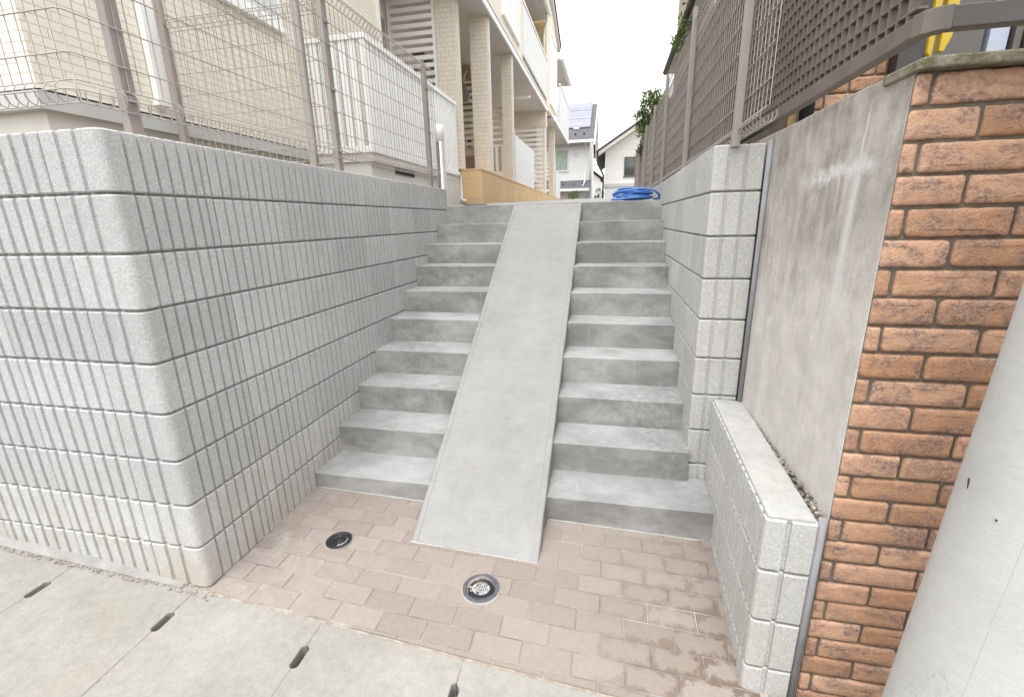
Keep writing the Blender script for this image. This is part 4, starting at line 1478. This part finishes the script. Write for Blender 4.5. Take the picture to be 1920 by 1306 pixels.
    for k, y in enumerate((9.62, 10.45)):
        f = MB()
        zz = [3.75 + .55 * i / 12 for i in range(13)]
        poly = [(-3.30, z) for z in zz][::1]
        wav = [(-2.93 + .05 * sin((z - 3.7) * 11), z) for z in zz]
        f.yprism([(-3.33, 3.75)] + wav + [(-3.33, 4.30)], y, y + .03)
        o = f.build('number_board', M['board'], t)
        f = MB()
        vs = []
        for x, z in wav: vs += [(x, y - .004, z), (x + .055, y - .004, z), (x + .055, y + .034, z), (x, y + .034, z)]
        n = len(wav)
        f.add(vs, [(i * 4 + a, i * 4 + (a + 1) % 4, i * 4 + 4 + (a + 1) % 4, i * 4 + 4 + a) for i in range(n - 1) for a in range(4)] + [(0, 1, 2, 3), (4 * n - 1, 4 * n - 2, 4 * n - 3, 4 * n - 4)])
        f.build('wavy_edge', M['steel'], o)
        f = MB(); f.box(-3.33, -3.0, y, y + .05, 2.3, 3.75); f.build('wing_wall', M['siding2'], t)
        f = MB(); f.box(-3.20, -3.04, y - .03, y - .001, 3.42, 3.62); b_ = f.build('letter_box', M['steel'], t)
        f = MB(); f.box(-3.14, -3.07, y - .03, y - .001, 3.05, 3.25); f.build('intercom', M['black'], t)
        f = MB(); f.box(-3.32, -2.96, y - .06, y - .001, ZB, 2.95 - k * .1); f.build('low_panel', M['board'], t)
        f = MB(); f.box(-3.25, -3.0, y - .12, y + .1, 4.36, 4.55); f.build('lamp_box', M['ochre'], t)
    # louvre screens and solid rails further along
    slats('louvre_screen', t, M['offwhite'], -3.2, -2.3, 10.3, 10.34, 3.05, 4.25, 10, True, .55)
    slats('louvre_screen', t, M['offwhite'], -2.95, -2.3, 10.3, 10.34, 2.5, 3.0, 5, False, .5)
    slats('louvre_screen', t, M['white'], -3.1, -2.05, 14.4, 14.44, 2.3, 4.1, 14, True, .5)
    slats('louvre_screen', t, M['white'], -3.1, -2.2, 18.4, 18.44, 2.3, 4.3, 14, True, .5)
    f = MB(); f.box(-2.10, -2.06, 10.25, 12.9, 2.27, 3.22); f.box(-2.10, -2.06, 10.25, 10.3, 2.27, 3.3); f.build('porch_rail', M['panel'], t)
    f = MB(); f.box(-2.10, -2.06, 18.0, 19.6, 2.27, 3.2); f.build('porch_rail', M['panel'], t)
    f = MB(); f.box(XD, XD + .02, 7.3, 20, ZB, ZS); f.build('porch_back_wall', M['siding2'], t)
apartment()

# ------------------------------------------------------------------ houses beyond the path
def gable_roof_x(mb, x0, x1, y0, y1, ze, zr, th=.12):
    """ridge along x"""
    ym = (y0 + y1) / 2
    mb.xprism([(y0, ze), (ym, zr), (y1, ze), (y1, ze + th), (ym, zr + th), (y0, ze + th)], x0, x1)

def houses():
    # white house with solar panels
    t = thing('house', 'white house with solar panels on its dark slate roof beyond the path', 'house', (-3, 28, .45))
    b = MB(); b.box(-9, -1.30, 28, 34.6, .4, 5.75); b.build('wall', M['white_siding'], t)
    g = MB(); g.xprism([(28, 5.75), (31.3, 8.0), (34.6, 5.75)], -9, -1.31); g.build('gable', M['white_siding'], t)
    r = MB()
    y0, z0, y1, z1 = 27.45, 5.70, 31.3, 8.26
    sl = (z1 - z0) / (y1 - y0)
    r.xprism([(y0, z0), (y1, z1), (35.15, z0), (35.15, z0 - .12), (y1, z1 - .14), (y0, z0 - .12)], -9.2, -1.06)
    rf = r.build('roof', M['roof'], t)
    r = MB(); r.xprism([(y0 - .02, z0 - .3), (y1, z1 - .35), (35.2, z0 - .3), (35.2, z0 - .12), (y1, z1 - .14), (y0 - .02, z0 - .12)], -1.20, -.98); r.build('verge_board', M['white'], t)
    r = MB(); r.box(-9.2, -1.06, y0 - .1, y0, z0 - .16, z0 - .02); r.build('gutter', M['white'], t)
    P = MB()
    def onroof(x, y, h): return (x, y, z0 + sl * (y - y0) + h)
    for row in range(3):
        ya = 28.55 + row * .92; yb_ = ya + .86
        P.hexa([onroof(-5, ya, .05), onroof(-1.32, ya, .05), onroof(-1.32, yb_, .05), onroof(-5, yb_, .05)], [onroof(-5, ya, .10), onroof(-1.32, ya, .10), onroof(-1.32, yb_, .10), onroof(-5, yb_, .10)])
    P.build('solar_panel', M['solar'], t)
    P = MB(); P.hexa([onroof(-2.25, 28.46, .04), onroof(-1.95, 28.46, .04), onroof(-1.95, 28.53, .04), onroof(-2.25, 28.53, .04)], [onroof(-2.25, 28.46, .09), onroof(-1.95, 28.46, .09), onroof(-1.95, 28.53, .09), onroof(-2.25, 28.53, .09)]); P.build('panel_plate', M['white'], t)
    for x in (-2.55, -2.1, -1.62):
        P = MB(); x_, y_, z_ = onroof(x, 27.9, .02); P.lathe((x_, y_, z_), [(.05, 0), (.05, .09), (.0005, .09)], 10); P.build('snow_guard', M['black'], t)
    window(t, 28, -3.25, -2.48, 4.15, 5.3, axis='y', glass='curtain', out=-1, fr=.06, panes=1, frame='panel')
    v = MB(); v.box(-2.14, -2.02, 27.9, 28, 4.92, 5.13); v.build('vent_hood', M['panel'], t)
    lr = MB(); lr.xprism([(26.6, 3.12), (28, 3.62), (28, 3.50), (26.6, 2.98)], -9, -1.2); lr.build('lower_roof', M['roof'], t)
    lr = MB(); lr.box(-9, -1.2, 26.5, 26.6, 2.96, 3.10); lr.build('gutter', M['white'], t)
    for x in (-2.7, -2.1, -1.6):
        lr = MB(); lr.lathe((x, 27.2, 3.33), [(.04, 0), (.04, .08), (.0005, .08)], 10); lr.build('snow_guard', M['black'], t)
    lw = MB(); lw.box(-9, -1.45, 27.1, 28, .4, 3.1); lw.build('porch_wall', M['white_siding'], t)
    d = MB(); d.tube([(-1.52, 27.42, 5.55), (-1.50, 27.9, 5.35), (-1.52, 27.93, 3.6), (-1.6, 26.9, 3.2), (-1.6, 26.9, .5)], .04, 8); d.build('downpipe', M['white'], t)
    # white gabled house on the right
    t = thing('house', 'white gabled house with dark roof edge behind the right fence', 'house', (2, 24, .45))
    b = MB(); b.box(-.36, 5.2, 24, 32, 3.1, 4.55); b.yprism([(-.36, 4.55), (5.2, 4.55), (2.42, 6.27)], 24, 32); b.build('wall', M['white_siding'], t)
    b = MB(); b.box(-.33, 5.17, 24.02, 32, .4, 2.94); b.build('lower_wall', M['panel'], t)
    b = MB(); b.box(-.37, 5.2, 23.98, 32, 2.94, 3.1); b.build('band', M['grey_flash'], t)
    r = MB(); r.yprism([(-.70, 4.52), (2.42, 6.45), (5.54, 4.52), (5.54, 4.60), (2.42, 6.55), (-.70, 4.60)], 23.4, 32.4); r.build('roof', M['darkroof'], t)
    r = MB(); r.yprism([(-.68, 4.36), (2.42, 6.28), (5.52, 4.36), (5.52, 4.51), (2.42, 6.44), (-.68, 4.51)], 23.45, 24.0); r.build('verge_board', M['offwhite'], t)
    r = MB(); r.tube([(-.72, 23.4, 4.5), (-.72, 32, 4.5)], .07, 8); r.build('gutter', M['darkroof'], t)
    d = MB(); d.tube([(-.72, 23.6, 4.45), (-.70, 23.7, 4.0), (-.42, 23.93, 3.5), (-.42, 23.93, .5)], .045, 8); d.build('downpipe', M['darkroof'], t)
    window(t, 24, .55, 1.5, 3.42, 4.28, axis='y', glass='glass', out=-1, fr=.04, panes=2, frame='garage')
    # distant houses in the gap
    t = thing('house', 'small far white house with a pitched dark roof in the gap between houses', 'house', (-1.2, 41, .5))
    b = MB(); b.box(-3.4, -.95, 40, 46, .4, 4.6); b.yprism([(-3.4, 4.6), (-.95, 4.6), (-2.1, 5.5)], 40, 46); b.build('wall', M['panel'], t)
    b = MB(); b.yprism([(-3.7, 4.5), (-2.1, 5.62), (-.75, 4.62), (-.75, 4.70), (-2.1, 5.72), (-3.7, 4.6)], 39.7, 46.2); b.build('roof', M['roof'], t)
    t = thing('house', 'farthest pale house low in the gap beside the dark downpipe', 'house', (-.6, 55, .5))
    b = MB(); b.box(-1.6, 1.2, 55, 60, .4, 4.2); b.build('wall', M['white_siding'], t)
    b = MB(); b.box(-1.8, 1.4, 54.7, 60.3, 4.2, 4.5); b.build('roof', M['grey_flash'], t)
houses()

def cables():
    for k, (za, zb_) in enumerate(((5.15, 4.7), (4.95, 4.55), (4.4, 4.2))):
        mb = MB()
        pts = []
        for i in range(21):
            t_ = i / 20
            pts.append((-3.2 + 6.5 * t_, 46 + 2 * t_, za + (zb_ - za) * t_ - .5 * 4 * t_ * (1 - t_) + .9))
        mb.tube(pts, .012, 5)
        tag(mb.build('overhead_cable', M['darkroof']), ('uppermost thin cable sagging across the sky gap between the far houses', 'middle thin cable sagging across the sky gap between the far houses', 'lowest thin cable sagging across the sky gap between the far houses')[k], 'cable', 'thin cables between the far houses')
cables()

# ------------------------------------------------------------------ neighbour's house above the concrete wall
def neighbour():
    t = thing('house', "neighbour's brick fronted house behind the lattice fence", 'house', (2.5, 3.1, 1.7))
    b = MB(); b.box(1.07, 8, 3.12, 10.0, 1.5, 5.2); b.build('wall', M['nsiding'], t)
    f = MB(); brick_field(f, 1.075, 1.42, 4.4, 1.7, 3.095, .06, rh=.0772); f.build('brick_facing', M['brick'], t)
    f = MB(); f.box(1.06, 1.425, 3.105, 3.119, 1.6, 4.4); f.build('mortar', M['brick_joint'], t)
    f = MB(); f.box(1.425, 1.455, 3.02, 3.119, 1.6, 4.2); f.box(1.455, 1.56, 3.06, 3.119, 1.6, 4.2); f.build('door_frame', M['door'], t)
    f = MB(); f.box(1.562, 1.572, 3.05, 3.11, 1.6, 4.2); f.build('door_edge', M['steel'], t)
    f = MB(); f.box(1.574, 1.80, 3.05, 3.119, 1.6, 4.2); f.build('door', M['garage'], t)
    f = MB(); f.box(1.82, 1.90, 3.04, 3.119, 1.6, 4.2); f.build('glass_strip', M['bluestrip'], t)
    f = MB(); f.box(1.915, 1.945, 3.02, 3.119, 1.6, 4.2); f.box(1.96, 2.0, 3.0, 3.119, 1.6, 4.2); f.build('shutter_guide', M['garage'], t)
    f = MB(); f.box(2.0, 2.45, 3.05, 3.119, 1.6, 4.2); f.build('shutter', M['beigedoor'], t)
    f = MB(); f.box(2.45, 3.6, 3.05, 3.119, 1.6, 4.2); f.build('dark_window', M['glass'], t)
    # corner pipes
    f = MB(); f.tube([(1.035, 3.03, 1.6), (1.035, 3.03, 5.0)], .035, 10); f.build('downpipe', M['black'], t)
    f = MB(); f.box(.955, .995, 3.06, 3.119, 1.6, 5.0); f.build('corner_trim', M['ochre'], t)
    # side windows seen through the fence
    window(t, 1.07, 5.0, 6.2, 2.6, 3.8, out=-1, glass='frost', panes=2)
    window(t, 1.07, 7.4, 8.4, 2.6, 3.7, out=-1, glass='frost', panes=1)
    # eave
    r = MB(); r.box(.98, 8, 2.9, 10.4, 4.14, 4.20); r.build('soffit', M['soffit'], t)
    r = MB(); r.xprism([(2.8, 4.20), (10.45, 4.20), (10.45, 4.30), (2.8, 4.30)], .94, 8); r.build('roof', M['darkroof'], t)
    r = MB(); r.tube([(.95, 2.8, 4.19), (.95, 10.45, 4.19)], .05, 10); r.build('gutter', M['darkroof'], t)
    # yellow tag hanging on the fence corner
    t = thing('yellow_handle', 'yellow plastic handle hanging behind the bend of the brown fence rail', 'handle', (1.32, 2.4, 2.2))
    y = 2.46
    mb = MB()
    mb.yprism([(1.255, 2.55), (1.29, 2.55), (1.283, 2.065), (1.262, 2.085)], y, y + .02)
    mb.build('grip', M['yellow'], t, bevel=.003)
    mb = MB()
    mb.yprism([(1.296, 2.55), (1.345, 2.55), (1.338, 2.14), (1.318, 2.085), (1.300, 2.085)], y - .01, y + .02)
    mb.build('lever', M['yellow'], t, bevel=.003)
neighbour()

# ------------------------------------------------------------------ foliage
def plant(name, label, cat, base, clumps, n, leaf, mat='leaf', trunk=None, group=None):
    t = thing(name, label, cat, base, group)
    mb = MB()
    tw = sum(c[3] ** 2 for c in clumps)
    for (x, y, z, r) in clumps:
        k = int(n * r * r / tw)
        for _ in range(k):
            d = Vector((random.gauss(0, 1), random.gauss(0, 1), random.gauss(0, 1))).normalized()
            rr = r * (random.random() ** .45) * random.uniform(.75, 1.12)
            if noise.noise((d.x * 2 + x * 5, d.y * 2, d.z * 2 + z * 3)) < -.25 and random.random() < .7: continue
            p = Vector((x, y, z)) + d * rr
            L = leaf * random.uniform(.6, 1.3); W = L * .42
            dirv = (d + Vector((jit(.8), jit(.8), jit(.8) + .35))).normalized()
            s = dirv.cross(Vector((jit(1), jit(1), 1))).normalized()
            nn = s.cross(dirv)
            mb.add([p, p + dirv * L * .5 + s * W * .5 + nn * L * .08, p + dirv * L, p + dirv * L * .5 - s * W * .5 + nn * L * .08], [(0, 1, 2, 3)])
    mb.build('crown', M[mat], t, recalc=False)
    mb = MB()
    for tr in trunk or []:
        mb.tube(tr[0], tr[1], 7)
    if trunk: mb.build('trunk', M['bark'], t)
    return t
def trees():
    cl = [(.66, 10.0, 3.45, .20), (.50, 10.1, 3.35, .14), (.60, 9.9, 3.62, .13), (.80, 10.0, 3.60, .17), (.93, 10.0, 3.45, .22), (.95, 10.1, 3.15, .28), (.62, 10, 3.10, .18), (.50, 10.1, 3.18, .10),
          (.68, 10, 2.85, .17), (.55, 10, 2.72, .10), (.85, 10, 2.70, .2), (1.2, 10.2, 3.3, .3), (1.2, 10.1, 2.8, .3)]
    tr = [([(1.05, 10.1, 1.7), (1.0, 10.1, 2.4), (.9, 10.05, 3.2)], [.05, .04, .015]), ([(1.0, 10.1, 2.3), (.75, 10, 2.9), (.6, 10, 3.4)], [.03, .02, .008]), ([(.97, 10.08, 2.6), (.7, 10, 2.75), (.52, 10.05, 2.9)], [.02, .014, .006])]
    plant('leafy_tree', 'bushy green tree leaning over the far part of the right fence', 'tree', (1.05, 10.1, 1.7), cl, 7500, .062, 'leaf', tr)
    cl = [(.90, 8.0, 3.95, .10), (.93, 7.9, 4.15, .10), (.90, 8.4, 4.0, .09), (.92, 7.6, 4.0, .08), (.94, 7.6, 4.3, .08)]
    plant('hanging_plant', 'small leafy creeper hanging from the eave of the brick fronted house', 'plant', (.95, 8, 4.2), cl, 420, .06, 'leaf', [([(.95, 8, 4.25), (.92, 8, 4.0), (.9, 8.1, 3.9)], [.008, .006, .004])])
    cl = [(-.72, 25.5, 2.5, .22), (-.66, 25.5, 2.85, .16), (-.80, 25.6, 2.25, .2)]
    plant('garden_shrub', 'distant green shrub in the gap beside the dark downpipe', 'shrub', (-.72, 25.5, .5), cl, 500, .09, 'leaf2', [([(-.72, 25.5, .5), (-.72, 25.5, 2.5)], [.03, .01])])
    cl = [(-1.95, 26.3, 2.75, .22), (-2.15, 26.3, 2.7, .16)]
    plant('garden_shrub', 'pale green shrub in front of the porch wall of the solar panel house', 'shrub', (-2, 26.3, .5), cl, 420, .09, 'leaf2', [([(-2, 26.3, .5), (-2, 26.3, 2.7)], [.03, .01])])
trees()
